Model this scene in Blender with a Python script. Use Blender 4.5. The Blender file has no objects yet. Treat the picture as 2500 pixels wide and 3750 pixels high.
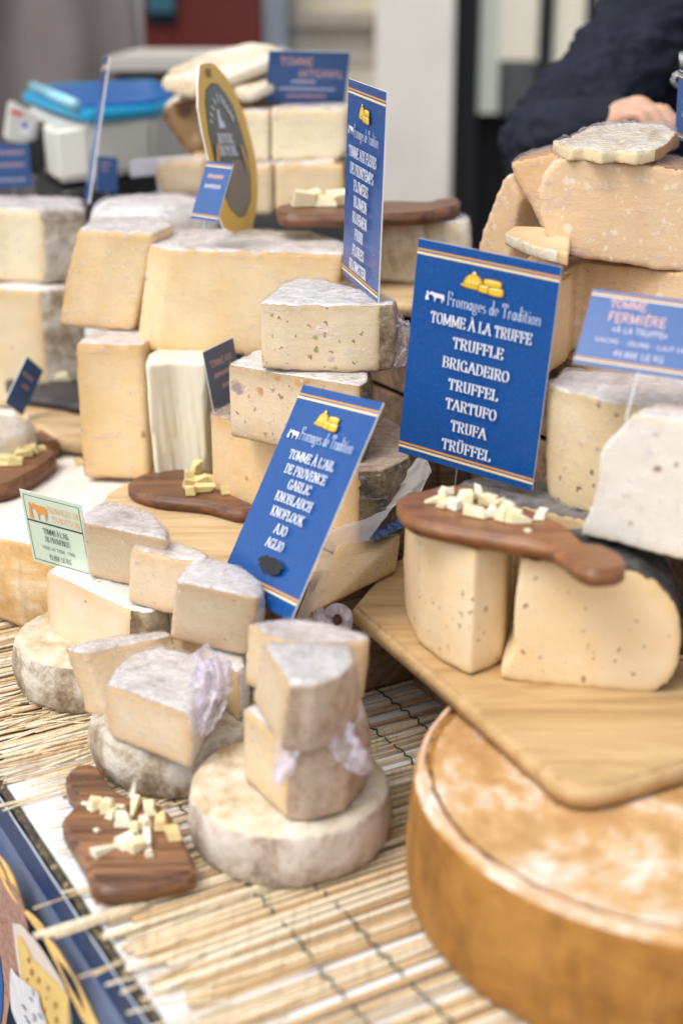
import bpy, bmesh, math, random
import numpy as np
from mathutils import Vector, Matrix, noise
from mathutils.bvhtree import BVHTree
random.seed(7); rng=np.random.default_rng(7)
R=math.radians
S=bpy.context.scene; COL=S.collection
# ---------------------------------------------------------------- camera
F=5208.; CH=.70; PT=R(20)
FW=np.array([0,math.cos(PT),-math.sin(PT)]); UP=np.array([0,math.sin(PT),math.cos(PT)]); RT=np.array([1.,0,0]); CP=np.array([0,0,CH])
cam=bpy.data.cameras.new('camera'); co=bpy.data.objects.new('camera',cam); COL.objects.link(co)
co.location=(0,0,CH); co.rotation_euler=(R(70),0,0)
cam.sensor_fit='VERTICAL'; cam.sensor_height=36; cam.lens=F/3750*36; cam.clip_start=.05; cam.clip_end=200
cam.dof.use_dof=True; cam.dof.focus_distance=1.47; cam.dof.aperture_fstop=2.45
S.camera=co
# ---------------------------------------------------------------- light
W=bpy.data.worlds.new('World'); S.world=W; W.use_nodes=True
wn=W.node_tree; bg=wn.nodes['Background']
sky=wn.nodes.new('ShaderNodeTexSky'); sky.sky_type='NISHITA'; sky.sun_disc=False
SUN_EL,SUN_AZ=R(60),R(-130)          # sun comes from the street side: front left
sky.sun_elevation=SUN_EL; sky.sun_rotation=SUN_AZ; sky.dust_density=3.0; sky.ozone_density=.6
hs=wn.nodes.new('ShaderNodeHueSaturation'); hs.inputs['Saturation'].default_value=.3
wn.links.new(sky.outputs[0],hs.inputs['Color']); wn.links.new(hs.outputs[0],bg.inputs['Color']); bg.inputs['Strength'].default_value=.15
sl=bpy.data.lights.new('sun','SUN'); so=bpy.data.objects.new('sun',sl); COL.objects.link(so)
sl.energy=.95; sl.angle=R(26); sl.color=(1,.95,.88)
sd=Vector((math.sin(SUN_AZ)*math.cos(SUN_EL),math.cos(SUN_AZ)*math.cos(SUN_EL),math.sin(SUN_EL)))
so.rotation_euler=sd.to_track_quat('Z','Y').to_euler()
S.view_settings.view_transform='Standard'; S.view_settings.look='None'; S.view_settings.exposure=.60; S.view_settings.gamma=1
S.render.engine='CYCLES'; S.cycles.use_denoising=True; S.cycles.max_bounces=6; S.cycles.transparent_max_bounces=12
S.cycles.sample_clamp_indirect=6
# ---------------------------------------------------------------- pixel <-> world helpers (photo pixels)
def ray(u,v): return FW+RT*((u-1250)/F)+UP*((1875-v)/F)
def Z(u,v,z): d=ray(u,v); return CP+d*((z-CH)/d[2])
def D(u,v,w): return CP+ray(u,v)*w
def wof(p): return float((np.asarray(p)-CP)@FW)
def pv(p): q=np.asarray(p)-CP; return 1875-F*(q@UP)/(q@FW)
def zat(p,v):
    lo,hi=-1.,2.
    for _ in range(50):
        m=(lo+hi)/2
        if pv((p[0],p[1],m))>v: lo=m
        else: hi=m
    return lo
E0=Z(0,2850,0); _e=E0-Z(600,3750,0); E1=_e/np.linalg.norm(_e); E2=np.array([E1[1],-E1[0],0])
def T(s,t,z=0.): return E0+E1*s+E2*t+np.array([0,0,z])
def ST(p): d=np.asarray(p)-E0; return float(d@E1),float(d@E2)
def onplane(u,v,p0,n): d=ray(u,v); return CP+d*(((np.asarray(p0)-CP)@n)/(d@n))
# ---------------------------------------------------------------- object helpers
def tag(o,label=None,cat=None,group=None,kind=None):
    if label: o['label']=label
    if cat: o['category']=cat
    if group: o['group']=group
    if kind: o['kind']=kind
    return o
def link(name,me,mats=(),parent=None,origin=None):
    if origin is not None: me.transform(Matrix.Translation(-Vector(origin)))
    o=bpy.data.objects.new(name,me); COL.objects.link(o)
    for m in (mats if isinstance(mats,(list,tuple)) else [mats]): me.materials.append(m)
    if origin is not None: o.location=Vector(origin)
    if parent is not None:
        o.parent=parent
        if origin is None: o.location=(0,0,0)
    return o
def rel(o,parent,origin):
    "child built in world coordinates under a parent that only translates"
    o.data.transform(Matrix.Translation(-Vector(parent.location))); o.location=(0,0,0); o.parent=parent
    return o
def child(name,me,mats,parent): return rel(link(name,me,mats),parent,None)
def base_of(me):
    v=np.array([x.co for x in me.vertices]); return ((v[:,0].min()+v[:,0].max())/2,(v[:,1].min()+v[:,1].max())/2,v[:,2].min())
def bm2me(bm,name='m',smooth=False):
    bmesh.ops.recalc_face_normals(bm,faces=bm.faces[:])
    me=bpy.data.meshes.new(name); bm.to_mesh(me); bm.free()
    if smooth:
        me.polygons.foreach_set('use_smooth',[True]*len(me.polygons))
    return me
def spline(pts,n=6):
    pts=[np.asarray(p,float) for p in pts]; out=[]; N=len(pts)
    for i in range(N):
        a,b,c,d=pts[i-1],pts[i],pts[(i+1)%N],pts[(i+2)%N]
        for k in range(n):
            t=k/n; out.append(.5*((2*b)+(c-a)*t+(2*a-5*b+4*c-d)*t*t+(3*b-a-3*c+d)*t**3))
    return out
def prism_bm(top,bot,bm=None):
    bm=bm or bmesh.new(); a=[bm.verts.new(Vector(p)) for p in top]; b=[bm.verts.new(Vector(p)) for p in bot]; n=len(a)
    bm.faces.new(a); bm.faces.new(b[::-1])
    for i in range(n): bm.faces.new((a[i],b[i],b[(i+1)%n],a[(i+1)%n]))
    return bm
def box_bm(c,sx,sy,sz,rot=0,bm=None,bev=0):
    "axis box, centre of the base c"
    x=np.array([math.cos(rot),math.sin(rot),0])*sx/2; y=np.array([-math.sin(rot),math.cos(rot),0])*sy/2; c=np.asarray(c,float)
    b=[c-x-y,c+x-y,c+x+y,c-x+y]; t=[p+np.array([0,0,sz]) for p in b]
    bm2=prism_bm(t,b)
    if bev: bmesh.ops.recalc_face_normals(bm2,faces=bm2.faces[:]); bmesh.ops.bevel(bm2,geom=bm2.edges[:],offset=bev,segments=2,affect='EDGES')
    if bm is None: return bm2
    me=bpy.data.meshes.new('t'); bm2.to_mesh(me); bm2.free(); bm.from_mesh(me); bpy.data.meshes.remove(me); return bm
def tube(bm,pts,rad,n=6,cap=True):
    pts=[Vector(p) for p in pts]; rings=[]
    for i,p in enumerate(pts):
        d=(pts[min(i+1,len(pts)-1)]-pts[max(i-1,0)]).normalized()
        a=d.orthogonal().normalized() if abs(d.z)>.9 else d.cross(Vector((0,0,1))).normalized(); b=d.cross(a)
        r=rad[i] if isinstance(rad,(list,tuple)) else rad
        rings.append([bm.verts.new(p+a*(r*math.cos(2*math.pi*k/n))+b*(r*math.sin(2*math.pi*k/n))) for k in range(n)])
    for r0,r1 in zip(rings,rings[1:]):
        for k in range(n): bm.faces.new((r0[k],r0[(k+1)%n],r1[(k+1)%n],r1[k]))
    if cap: bm.faces.new(rings[0][::-1]); bm.faces.new(rings[-1])
    return bm
def remesh(bm,vox):
    me=bpy.data.meshes.new('tmp'); bm.to_mesh(me); o=bpy.data.objects.new('tmp',me); COL.objects.link(o)
    m=o.modifiers.new('r','REMESH'); m.mode='VOXEL'; m.voxel_size=vox; m.adaptivity=0
    dg=bpy.context.evaluated_depsgraph_get(); me2=bpy.data.meshes.new_from_object(o.evaluated_get(dg))
    bpy.data.objects.remove(o); bpy.data.meshes.remove(me); return me2
def get_co(me): a=np.empty(len(me.vertices)*3); me.vertices.foreach_get('co',a); return a.reshape(-1,3)
def set_co(me,a): me.vertices.foreach_set('co',np.ascontiguousarray(a).ravel()); me.update()
def get_no(me): a=np.empty(len(me.vertices)*3); me.vertex_normals.foreach_get('vector',a); return a.reshape(-1,3)
def edges_of(me): a=np.empty(len(me.edges)*2,int); me.edges.foreach_get('vertices',a); return a.reshape(-1,2)
def lap(me,x,it,f=.5):
    e=edges_of(me); n=len(me.vertices); deg=np.bincount(e.ravel(),minlength=n).astype(float); deg[deg==0]=1
    x=x.astype(float)
    for _ in range(it):
        s=np.zeros_like(x)
        np.add.at(s,e[:,0],x[e[:,1]]); np.add.at(s,e[:,1],x[e[:,0]])
        x=x*(1-f)+f*(s/(deg[:,None] if x.ndim>1 else deg))
    return x
def nz(p,sc,oct=3): return noise.fractal(Vector(p)*sc,1.,2.,oct)
def put_attr(me,name,v):
    a=me.attributes.new(name,'FLOAT','POINT'); a.data.foreach_set('value',np.ascontiguousarray(v,dtype=np.float32))
# ---------------------------------------------------------------- materials
class MT:
    def __init__(s,name):
        s.m=bpy.data.materials.new(name); s.m.use_nodes=True; s.nt=s.m.node_tree; s.b=s.nt.nodes['Principled BSDF']
    def n(s,t,**k):
        x=s.nt.nodes.new('ShaderNode'+t)
        for a,b in k.items():
            if a in x.inputs: s.set(x.inputs[a],b)
            else: setattr(x,a,b)
        return x
    def set(s,i,v):
        if hasattr(v,'is_output'): s.nt.links.new(v,i)
        elif isinstance(v,(tuple,list)) and len(v)==3 and i.type=='RGBA': i.default_value=(*v,1)
        else: i.default_value=v
    def p(s,**k):
        for a,b in k.items(): s.set(s.b.inputs[a.replace('_',' ')],b)
    def noise(s,scale,detail=4,rough=.6,dist=0,vec=None,out='Fac'):
        x=s.n('TexNoise',Scale=scale,Detail=detail,Roughness=rough,Distortion=dist)
        s.nt.links.new(vec if vec is not None else s.obj(),x.inputs['Vector']); return x.outputs[out]
    def obj(s):
        if not hasattr(s,'_o'): s._o=s.n('TexCoord').outputs['Object']
        return s._o
    def map(s,scale=(1,1,1),rot=(0,0,0),loc=(0,0,0),vec=None):
        x=s.n('Mapping'); s.nt.links.new(vec if vec is not None else s.obj(),x.inputs['Vector'])
        x.inputs['Scale'].default_value=scale; x.inputs['Rotation'].default_value=rot; x.inputs['Location'].default_value=loc; return x.outputs[0]
    def ramp(s,fac,stops):
        x=s.n('ValToRGB'); s.nt.links.new(fac,x.inputs[0]); e=x.color_ramp.elements
        while len(e)<len(stops): e.new(.5)
        for q,(pos,c) in zip(e,stops): q.position=pos; q.color=(*c,1) if isinstance(c,(tuple,list)) else (c,c,c,1)
        return x.outputs[0]
    def mix(s,f,a,b,blend='MIX'):
        x=s.nt.nodes.new('ShaderNodeMix'); x.data_type='RGBA'; x.blend_type=blend
        for i,v in ((0,f),(6,a),(7,b)): s.set(x.inputs[i],v)
        return x.outputs[2]
    def math(s,op,a,b=0.,c=0.,clamp=False):
        x=s.nt.nodes.new('ShaderNodeMath'); x.operation=op; x.use_clamp=clamp
        for i,v in zip(x.inputs,(a,b,c)): s.set(i,v)
        return x.outputs[0]
    def attr(s,name): x=s.n('Attribute'); x.attribute_name=name; return x.outputs['Fac']
    def bump(s,h,strength=.3,dist=.002):
        x=s.n('Bump',Strength=strength,Distance=dist); s.nt.links.new(h,x.inputs['Height']); s.nt.links.new(x.outputs[0],s.b.inputs['Normal']); return x
def simple(name,col,rough=.5,metal=0,var=.12,scale=30,bump=0,**k):
    m=MT(name); f=m.noise(scale,4)
    c=m.ramp(f,[(.3,tuple(x*(1-var) for x in col)),(.7,tuple(min(1,x*(1+var)) for x in col))])
    m.p(Base_Color=c,Roughness=rough,Metallic=metal,**k)
    if bump: m.bump(f,bump)
    return m.m
PASTE={
 'barkface':((.40,.23,.10),(.60,.40,.23),(.16,.08,.03),[((.10,.05,.02),40,.4,.5),((.72,.55,.36),55,.3,.35)]), # base, lighter variation, rim colour, specks [(colour, scale, threshold, keep)]
 'tomme':((.83,.66,.45),(.86,.74,.56),(.70,.45,.21),[((.35,.2,.08),70,.10,.12)]),
 'garlic':((.84,.66,.41),(.86,.73,.52),(.66,.43,.19),[((.45,.3,.12),60,.12,.2)]),
 'gold':((.83,.61,.32),(.86,.70,.45),(.66,.40,.15),[((.30,.14,.05),26,.14,.10)]),
 'orange':((.84,.59,.29),(.86,.66,.40),(.58,.30,.10),[((.35,.16,.05),30,.10,.10)]),
 'pepper':((.84,.63,.36),(.86,.72,.51),(.66,.44,.18),[((.16,.09,.05),120,.17,.30),((.30,.15,.06),75,.15,.22),((.12,.06,.04),48,.10,.25)]),
 'greypep':((.79,.61,.35),(.83,.69,.46),(.52,.38,.16),[((.10,.07,.03),80,.19,.34),((.28,.18,.08),55,.16,.25)]),
 'white':((.79,.74,.66),(.82,.78,.71),(.76,.66,.46),[((.26,.12,.09),60,.2,.26),((.55,.32,.2),36,.17,.2)]),
 'ivory':((.85,.74,.50),(.87,.78,.58),(.78,.60,.34),[]),
 'parm':((.82,.57,.33),(.85,.64,.42),(.66,.42,.19),[((.90,.76,.58),140,.34,.40),((.90,.78,.62),62,.26,.26),((.45,.2,.08),75,.09,.14)]),
 'flower':((.84,.65,.42),(.86,.72,.53),(.40,.26,.10),[((.18,.11,.06),130,.22,.22),((.62,.22,.08),62,.22,.2),((.34,.24,.30),44,.24,.2),((.30,.28,.08),90,.22,.22),((.70,.45,.12),50,.2,.2)]),
}
RIND={ # colours: a (pale mould) b (mid) c (dark), scale
 'grey':((.62,.55,.46),(.40,.31,.22),(.20,.14,.09),22),
 'pale':((.72,.66,.57),(.46,.37,.27),(.20,.13,.08),17),
 'cream':((.78,.71,.59),(.70,.59,.43),(.48,.34,.19),14),
 'brown':((.40,.30,.20),(.24,.16,.08),(.10,.065,.035),25),
 'moss':((.24,.18,.08),(.10,.07,.03),(.035,.025,.014),30),
 'black':((.10,.095,.09),(.04,.037,.035),(.015,.014,.014),25),
 'tan':((.66,.43,.22),(.50,.27,.09),(.36,.17,.05),9),
 'wax':((.43,.205,.042),(.36,.16,.026),(.24,.095,.016),11),
 'ash':((.88,.86,.83),(.76,.73,.69),(.50,.45,.40),24),
 'lilac':((.86,.81,.78),(.72,.64,.58),(.46,.36,.29),18),
 'hazel':((.60,.47,.36),(.44,.31,.21),(.24,.15,.09),20),
 'dove':((.72,.64,.57),(.54,.44,.36),(.28,.20,.15),18),
 'chalk':((.88,.85,.80),(.81,.77,.70),(.70,.61,.50),6),
 'bark':((.45,.26,.12),(.26,.13,.05),(.09,.045,.02),35),
 'wheel':((.86,.76,.66),(.62,.38,.17),(.46,.25,.09),7),
 'apricot':((.80,.66,.48),(.74,.48,.22),(.60,.33,.10),9),
}
_cm={}
def rind_color(m,k,lines=True):
    a,b,c,sc=RIND[k]
    n1=m.noise(sc,8,.65,.6); n2=m.noise(sc*5,6,.7)
    f=m.math('ADD',m.math('MULTIPLY',n1,.72),m.math('MULTIPLY',n2,.28))
    col=m.ramp(f,[(.38,c),(.47,b),(.55,a),(.75,tuple(min(1,x*1.12) for x in a))])
    fg=m.noise(330,5,.75); col=m.mix(m.math('MULTIPLY',m.ramp(fg,[(.42,1.),(.60,0.)]),.14),col,c)
    n3=m.noise(sc*9,5,.75)
    if k in ('wax','apricot','tan'):
        vs=m.noise(1.,5,.6,.6,m.map(scale=(22,22,4))); col=m.mix(m.math('MULTIPLY',m.ramp(vs,[(.50,0.),(.66,1.)]),.55),col,tuple(x*.7 for x in c))
    col=m.mix(m.ramp(n3,[(.60,0.),(.70,.7)]),col,c)
    return col,f
def cheese_mat(paste,rind,top,wrap=0):
    key=(paste,rind,top,wrap)
    if key in _cm: return _cm[key]
    m=MT('cheese_%s_%s_%s_%d'%key); base,lite,rim,sp=PASTE[paste]
    col=m.mix(m.ramp(m.noise(14,5,.6,.3),[(.35,0.),(.68,1.)]),base,lite)
    fine=m.noise(260,4,.7)
    col=m.mix(m.math('MULTIPLY',m.ramp(fine,[(.55,0.),(.75,1.)]),.18),col,tuple(x*.8 for x in base))
    drag=m.noise(1.,5,.6,.5,m.map(scale=(9,9,90)))
    col=m.mix(m.math('MULTIPLY',m.ramp(drag,[(.45,0.),(.70,1.)]),.07),col,tuple(x*.84 for x in rim))
    blot=m.noise(6,3,.5,.4); col=m.mix(m.math('MULTIPLY',m.ramp(blot,[(.46,0.),(.68,1.)]),.22),col,rim)
    for i,(c,sc,th,keep) in enumerate(sp):
        w=m.n('VectorMath',operation='ADD'); m.nt.links.new(m.map(loc=(i*3.1,i*1.7,i*.9)),w.inputs[0])
        nn=m.n('VectorMath',operation='SCALE'); m.nt.links.new(m.noise(sc*1.4,2,.5,0,None,'Color'),nn.inputs[0]); nn.inputs['Scale'].default_value=.012
        m.nt.links.new(nn.outputs[0],w.inputs[1])
        v=m.n('TexVoronoi',Scale=sc); m.nt.links.new(w.outputs[0],v.inputs['Vector'])
        sep=m.n('SeparateColor'); m.nt.links.new(v.outputs['Color'],sep.inputs[0])
        size=m.math('MULTIPLY_ADD',sep.outputs[1],th*1.3,th*.5)
        inside=m.math('SUBTRACT',1.,m.math('DIVIDE',v.outputs['Distance'],size),clamp=True)
        inside=m.math('MULTIPLY',inside,2.2,clamp=True)
        ok=m.math('LESS_THAN',sep.outputs[0],keep)
        col=m.mix(m.math('MULTIPLY',m.math('MULTIPLY',inside,ok),.85),col,c)
    rn=m.math('MULTIPLY',m.attr('rim'),m.math('ADD',.55,m.math('MULTIPLY',m.noise(25,4),.8)),clamp=True)
    col=m.mix(rn,col,rim)
    rc,rf=rind_color(m,rind); tc,tf=rind_color(m,top) if top!=rind else (rc,rf)
    wob=m.math('MULTIPLY',m.math('SUBTRACT',m.noise(180,3),.5),.7)
    def edge(a): return m.ramp(m.math('ADD',m.attr(a),wob),[(.42,0.),(.58,1.)])
    er=edge('rind'); et=edge('top')
    col=m.mix(er,col,rc); col=m.mix(et,col,tc)
    m.p(Base_Color=col,Roughness=m.ramp(m.math('MAXIMUM',er,et),[(0,.38),(1,.78)]),Subsurface_Weight=.12,Subsurface_Radius=(.008,.004,.002),Subsurface_Scale=1.)
    m.b.inputs['Specular IOR Level'].default_value=.4
    h=m.math('ADD',m.math('MULTIPLY',m.math('MAXIMUM',er,et),m.math('MULTIPLY',rf,2.2)),m.math('ADD',m.math('MULTIPLY',fine,.3),m.math('MULTIPLY',drag,.18)))
    m.bump(h,.75,.003)
    if wrap:
        cn=m.noise(42,5,.62,1.5); cv=m.n('TexVoronoi',Scale=60,feature='DISTANCE_TO_EDGE'); m.nt.links.new(m.obj(),cv.inputs['Vector'])
        hh=m.math('ADD',cn,m.math('MULTIPLY',m.ramp(cv.outputs['Distance'],[(0.,1.),(.12,0.)]),.2))
        cb=m.n('Bump',Strength=1.,Distance=.022); m.nt.links.new(hh,cb.inputs['Height']); m.nt.links.new(cb.outputs[0],m.b.inputs['Coat Normal'])
        m.p(Coat_Weight=m.math('ADD',m.math('MULTIPLY',er,.25),m.math('MULTIPLY_ADD',et,.75,.2),clamp=True),Coat_Roughness=.10,Coat_IOR=1.65)
    _cm[key]=m.m; return m.m
def film_mat(name,milky=.04,scale=1.,stretch=(1,1,1),gl=1.,solid=False,streak=(12,150,150),foil=0.):
    m=MT(name); nt=m.nt
    vec=m.map(scale=stretch)
    n1=m.noise(38*scale,6,.65,1.6,vec); n2=m.noise(120*scale,5,.7,.8,vec)
    v=m.n('TexVoronoi',Scale=46*scale,feature='DISTANCE_TO_EDGE'); 
    ww=m.n('VectorMath',operation='ADD'); nt.links.new(vec,ww.inputs[0]); sc=m.n('VectorMath',operation='SCALE'); nt.links.new(m.noise(30*scale,3,.6,0,vec,'Color'),sc.inputs[0]); sc.inputs['Scale'].default_value=.03; nt.links.new(sc.outputs[0],ww.inputs[1]); nt.links.new(ww.outputs[0],v.inputs['Vector'])
    crease=m.ramp(v.outputs['Distance'],[(0.,1.),(.10,0.)])
    h=m.math('ADD',m.math('ADD',n1,m.math('MULTIPLY',n2,.35)),m.math('MULTIPLY',crease,.25))
    b=m.n('Bump',Strength=.95,Distance=.010); nt.links.new(h,b.inputs['Height'])
    lw=m.n('LayerWeight',Blend=.5); nt.links.new(b.outputs[0],lw.inputs['Normal'])
    fr=m.math('MULTIPLY_ADD',m.math('POWER',lw.outputs['Facing'],5.),.45,.022)
    lines=m.math('MULTIPLY',m.ramp(n2,[(.56,0.),(.68,1.)]),crease)
    fac=m.math('MULTIPLY',m.math('ADD',m.math('MULTIPLY',fr,1.3*gl),m.math('MULTIPLY',lines,.20*gl)),1.,clamp=True)
    tp=m.attr('top'); zone=m.math('MULTIPLY_ADD',tp,.92,.08)
    st=m.noise(1.,5,.65,.8,m.map(scale=streak,rot=(.5,.35,.6)))
    sk=m.math('MULTIPLY',m.ramp(st,[(.57,0.),(.66,1.)]),m.math('MULTIPLY_ADD',tp,-.8,1.))
    fac=m.math('ADD',m.math('MULTIPLY',fac,m.math('MULTIPLY_ADD',tp,.62,.38)),m.math('MULTIPLY',sk,.13*gl),clamp=True)
    if foil:
        pt=m.ramp(m.noise(26*scale,5,.7,1.2,vec),[(.44,0.),(.56,1.)]); fac=m.math('ADD',fac,m.math('MULTIPLY',m.math('MULTIPLY',tp,pt),foil),clamp=True)
    g=m.n('BsdfGlossy',Roughness=.15); g.inputs['Color'].default_value=(1,1,1,1); nt.links.new(b.outputs[0],g.inputs['Normal'])
    t=m.n('BsdfTransparent'); d=m.n('BsdfDiffuse'); d.inputs['Color'].default_value=(.86,.80,.90,1); tl=m.n('BsdfTranslucent'); tl.inputs['Color'].default_value=(.86,.80,.90,1)
    md=m.n('MixShader'); md.inputs[0].default_value=.4; nt.links.new(d.outputs[0],md.inputs[1]); nt.links.new(tl.outputs[0],md.inputs[2])
    mk=m.math('ADD',m.math('MULTIPLY',m.ramp(n1,[(.45,0.),(.7,1.)]),milky*2.),milky*.6)
    if not solid: mk=m.math('ADD',m.math('MULTIPLY',zone,mk),m.math('ADD',m.math('MULTIPLY',sk,.34),m.math('MULTIPLY',lines,.22)))  # white diffuse streaks and creases stand in for glare on the film
    m1=m.n('MixShader'); m.set(m1.inputs[0],m.math('MULTIPLY',mk,1.,clamp=True)); nt.links.new(t.outputs[0],m1.inputs[1]); nt.links.new(md.outputs[0],m1.inputs[2])
    m2=m.n('MixShader'); m.set(m2.inputs[0],fac); nt.links.new(m1.outputs[0],m2.inputs[1]); nt.links.new(g.outputs[0],m2.inputs[2])
    nt.links.new(m2.outputs[0],nt.nodes['Material Output'].inputs['Surface'])
    return m.m
SHEET2=film_mat('loose_cling_film',.34,1.6,(1,1,1),1.6,True)
FILM=film_mat('cling_film',.045,.8)
FILM_TIGHT=film_mat('cling_film_tight',.02,.7,(1,1,.25),.8)
FILM_TOP=film_mat('cling_film_creased',.14,1.1,(1,1,1),1.3,foil=.14)
TUFT=film_mat('bunched_cling_film',.62,1.,(1,1,1),.9,True)
PLEAT=film_mat('pleated_wrap',.4,.5,(2.2,2.2,.15),.5)
def wood(name,a,b,c,rot=0,sc=1.,rough=.45,coat=0.):
    m=MT(name); v=m.map(scale=(7*sc,110*sc,110*sc),rot=(0,0,-rot)); v2=m.map(scale=(3.5*sc,24*sc,24*sc),rot=(0,0,-rot))
    n1=m.noise(1.6,7,.62,1.2,v); n2=m.noise(1.1,5,.6,3.2,v2); n3=m.noise(9,4,.7,.3,v)
    f=m.math('ADD',m.math('MULTIPLY',n1,.4),m.math('MULTIPLY',n2,.6))
    col=m.ramp(f,[(.34,c),(.46,b),(.57,a),(.70,tuple(min(1,x*1.2) for x in a))])
    col=m.mix(m.math('MULTIPLY',m.ramp(n3,[(.52,0.),(.70,1.)]),.32),col,c)
    m.p(Base_Color=col,Roughness=m.ramp(n1,[(.3,rough-.1),(.7,rough+.15)]),Coat_Weight=coat,Coat_Roughness=.3); m.bump(n3,.25,.001); return m.m
W_DARK=wood('walnut_wood',(.24,.105,.05),(.14,.06,.03),(.045,.02,.012),R(-25),.7,.42)
W_OLIVE=wood('dark_olive_wood',(.32,.15,.065),(.15,.065,.03),(.03,.016,.012),R(-55),.5,.33,.15)
W_CHERRY=wood('cherry_wood',(.31,.128,.045),(.22,.085,.03),(.11,.042,.018),R(-50),.6,.36,.12)
W_LIGHT=wood('oiled_oak_wood',(.60,.40,.20),(.52,.33,.15),(.37,.21,.09),R(-62),.6,.5)
W_PALE=wood('pale_ash_wood',(.68,.50,.29),(.60,.42,.22),(.42,.27,.13),R(-58),.7,.55)
W_CRATE=wood('weathered_crate_wood',(.30,.20,.12),(.20,.12,.07),(.08,.05,.03),R(60),.8,.7)
W_GREY=wood('worn_oak_board',(.40,.27,.15),(.30,.19,.10),(.17,.10,.05),R(-55),.9,.6)
W_SLATE=simple('slate_dark',(.045,.04,.045),.5,0,.3,40)
# ---------------------------------------------------------------- cheese builder
def finish(name,bm,face_kind,mat,vox,smooth,amp,label,cat,group,film,rimw=.012,parent=None,filmsel=None,fillamp=.0011,streak=0):
    "voxel-remesh a closed bmesh whose faces carry kinds 0 cut / 1 rind / 2 top, roughen it, tag its zones and link it"
    bmesh.ops.recalc_face_normals(bm,faces=bm.faces[:])
    bm.faces.ensure_lookup_table(); lay=bm.faces.layers.int.get('k')
    bmt=bm.copy(); bmesh.ops.triangulate(bmt,faces=bmt.faces[:]); bmt.faces.ensure_lookup_table()
    lt=bmt.faces.layers.int['k']; kinds=[f[lt] for f in bmt.faces]
    vs=[v.co.copy() for v in bmt.verts]; bmt.verts.index_update(); tris=[[v.index for v in f.verts] for f in bmt.faces]
    T0=BVHTree.FromPolygons(vs,tris); rt=[t for t,k in zip(tris,kinds) if k]; T1=BVHTree.FromPolygons(vs,rt) if rt else None
    bmt.free(); me=remesh(bm,vox); bm.free()
    P=get_co(me); kind=np.zeros(len(P)); rim=np.zeros(len(P))
    for i,p in enumerate(P):
        q=Vector(p); r=T0.find_nearest(q); kind[i]=kinds[r[2]] if r[2] is not None else 0
        if T1: rim[i]=math.exp(-T1.find_nearest(q)[3]/rimw)
    P=lap(me,P,smooth); set_co(me,P); N=get_no(me)
    rd=lap(me,(kind==1)*1.,1); tp=lap(me,(kind==2)*1.,1)
    d=np.array([nz(p+np.array([3.3,1.7,.2]),22,3)*.55+nz(p,90,2)*.25 for p in P])
    set_co(me,P+N*(d*amp*(.45+.9*np.maximum(rd,tp)))[:,None])
    me.polygons.foreach_set('use_smooth',[True]*len(me.polygons))
    put_attr(me,'rind',rd); put_attr(me,'top',tp); put_attr(me,'rim',rim)
    org=base_of(me); o=link(name,me,mat,parent=None,origin=org)
    if parent is not None: rel(o,parent,None)   # not used for things
    if label: tag(o,label,cat,group)
    if film:
        fm=me.copy(); q=get_co(fm); nn=get_no(fm)
        dd=np.array([abs(nz(p+np.array([9.,4.,1.]),45,3))*1.6+abs(nz(p,110,2))*.5 for p in q])
        w=.55+1.2*tp
        set_co(fm,q+nn*(.0006+dd*fillamp*w)[:,None]); fm.materials.clear()
        if filmsel is not None:
            b=bmesh.new(); b.from_mesh(fm); kk=lap(me,kind,0)
            b.verts.ensure_lookup_table(); rem=[f for f in b.faces if not filmsel(f,tp)]
            bmesh.ops.delete(b,geom=rem,context='FACES'); b.to_mesh(fm); b.free()
        f=link('plastic_wrap',fm,film,parent=o)
    return o
def cheese(name,label,top,zt,z0,paste='tomme',rind='grey',topm=None,rinde=(),bulge=.004,vox=.0032,amp=.0018,film=None,smooth=2,
           at='top',bot=None,cat='cheese wedge',group=None,scale_bot=1.,rimw=.012,caps=(2,1),filmsel=None,fillamp=.0011):
    def dz(p): return p[2] if len(p)>2 else 0.
    if at=='top': A=[Z(p[0],p[1],zt+dz(p)) for p in top]
    else: A=[np.array([*Z(p[0],p[1],z0+dz(p))[:2],zt+dz(p)]) for p in top]
    sh=np.zeros(3)
    if bot: i,uv=bot; b=Z(uv[0],uv[1],z0); sh=np.array([b[0]-A[i][0],b[1]-A[i][1],0])
    A=np.array(A); c=A.mean(0); n=len(A); H=zt-z0
    area=sum(A[i][0]*A[(i+1)%n][1]-A[(i+1)%n][0]*A[i][1] for i in range(n)); sg=1 if area>0 else -1
    off=np.zeros((n,3))
    for i in range(n):
        for e,(a,b) in ((i,(i,(i+1)%n)),((i-1)%n,((i-1)%n,i))):
            if e in rinde: t=A[b]-A[a]; t/=np.linalg.norm(t)+1e-9; off[i]+=np.array([t[1],-t[0],0])*sg*.5
    L=7; bm=bmesh.new(); lay=bm.faces.layers.int.new('k'); rings=[]
    for k in range(L):
        f=k/(L-1); sc=1+(scale_bot-1)*f
        pts=[c+(A[i]-c)*np.array([sc,sc,1])-np.array([0,0,H*f])+sh*f+off[i]*bulge*(math.sin(math.pi*f)**.6 if 0<f<1 else 0) for i in range(n)]
        rings.append([bm.verts.new(Vector(p)) for p in pts])
    f=bm.faces.new(rings[0]); f[lay]=caps[0]; f=bm.faces.new(rings[-1][::-1]); f[lay]=caps[1]
    for a,b in zip(rings,rings[1:]):
        for i in range(n):
            f=bm.faces.new((a[i],b[i],b[(i+1)%n],a[(i+1)%n])); f[lay]=1 if i in rinde else 0
    return finish(name,bm,None,cheese_mat(paste,rind,topm or rind,1 if film else 0),vox,smooth,amp,label,cat,group,film,rimw,filmsel=filmsel,fillamp=fillamp)
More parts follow.
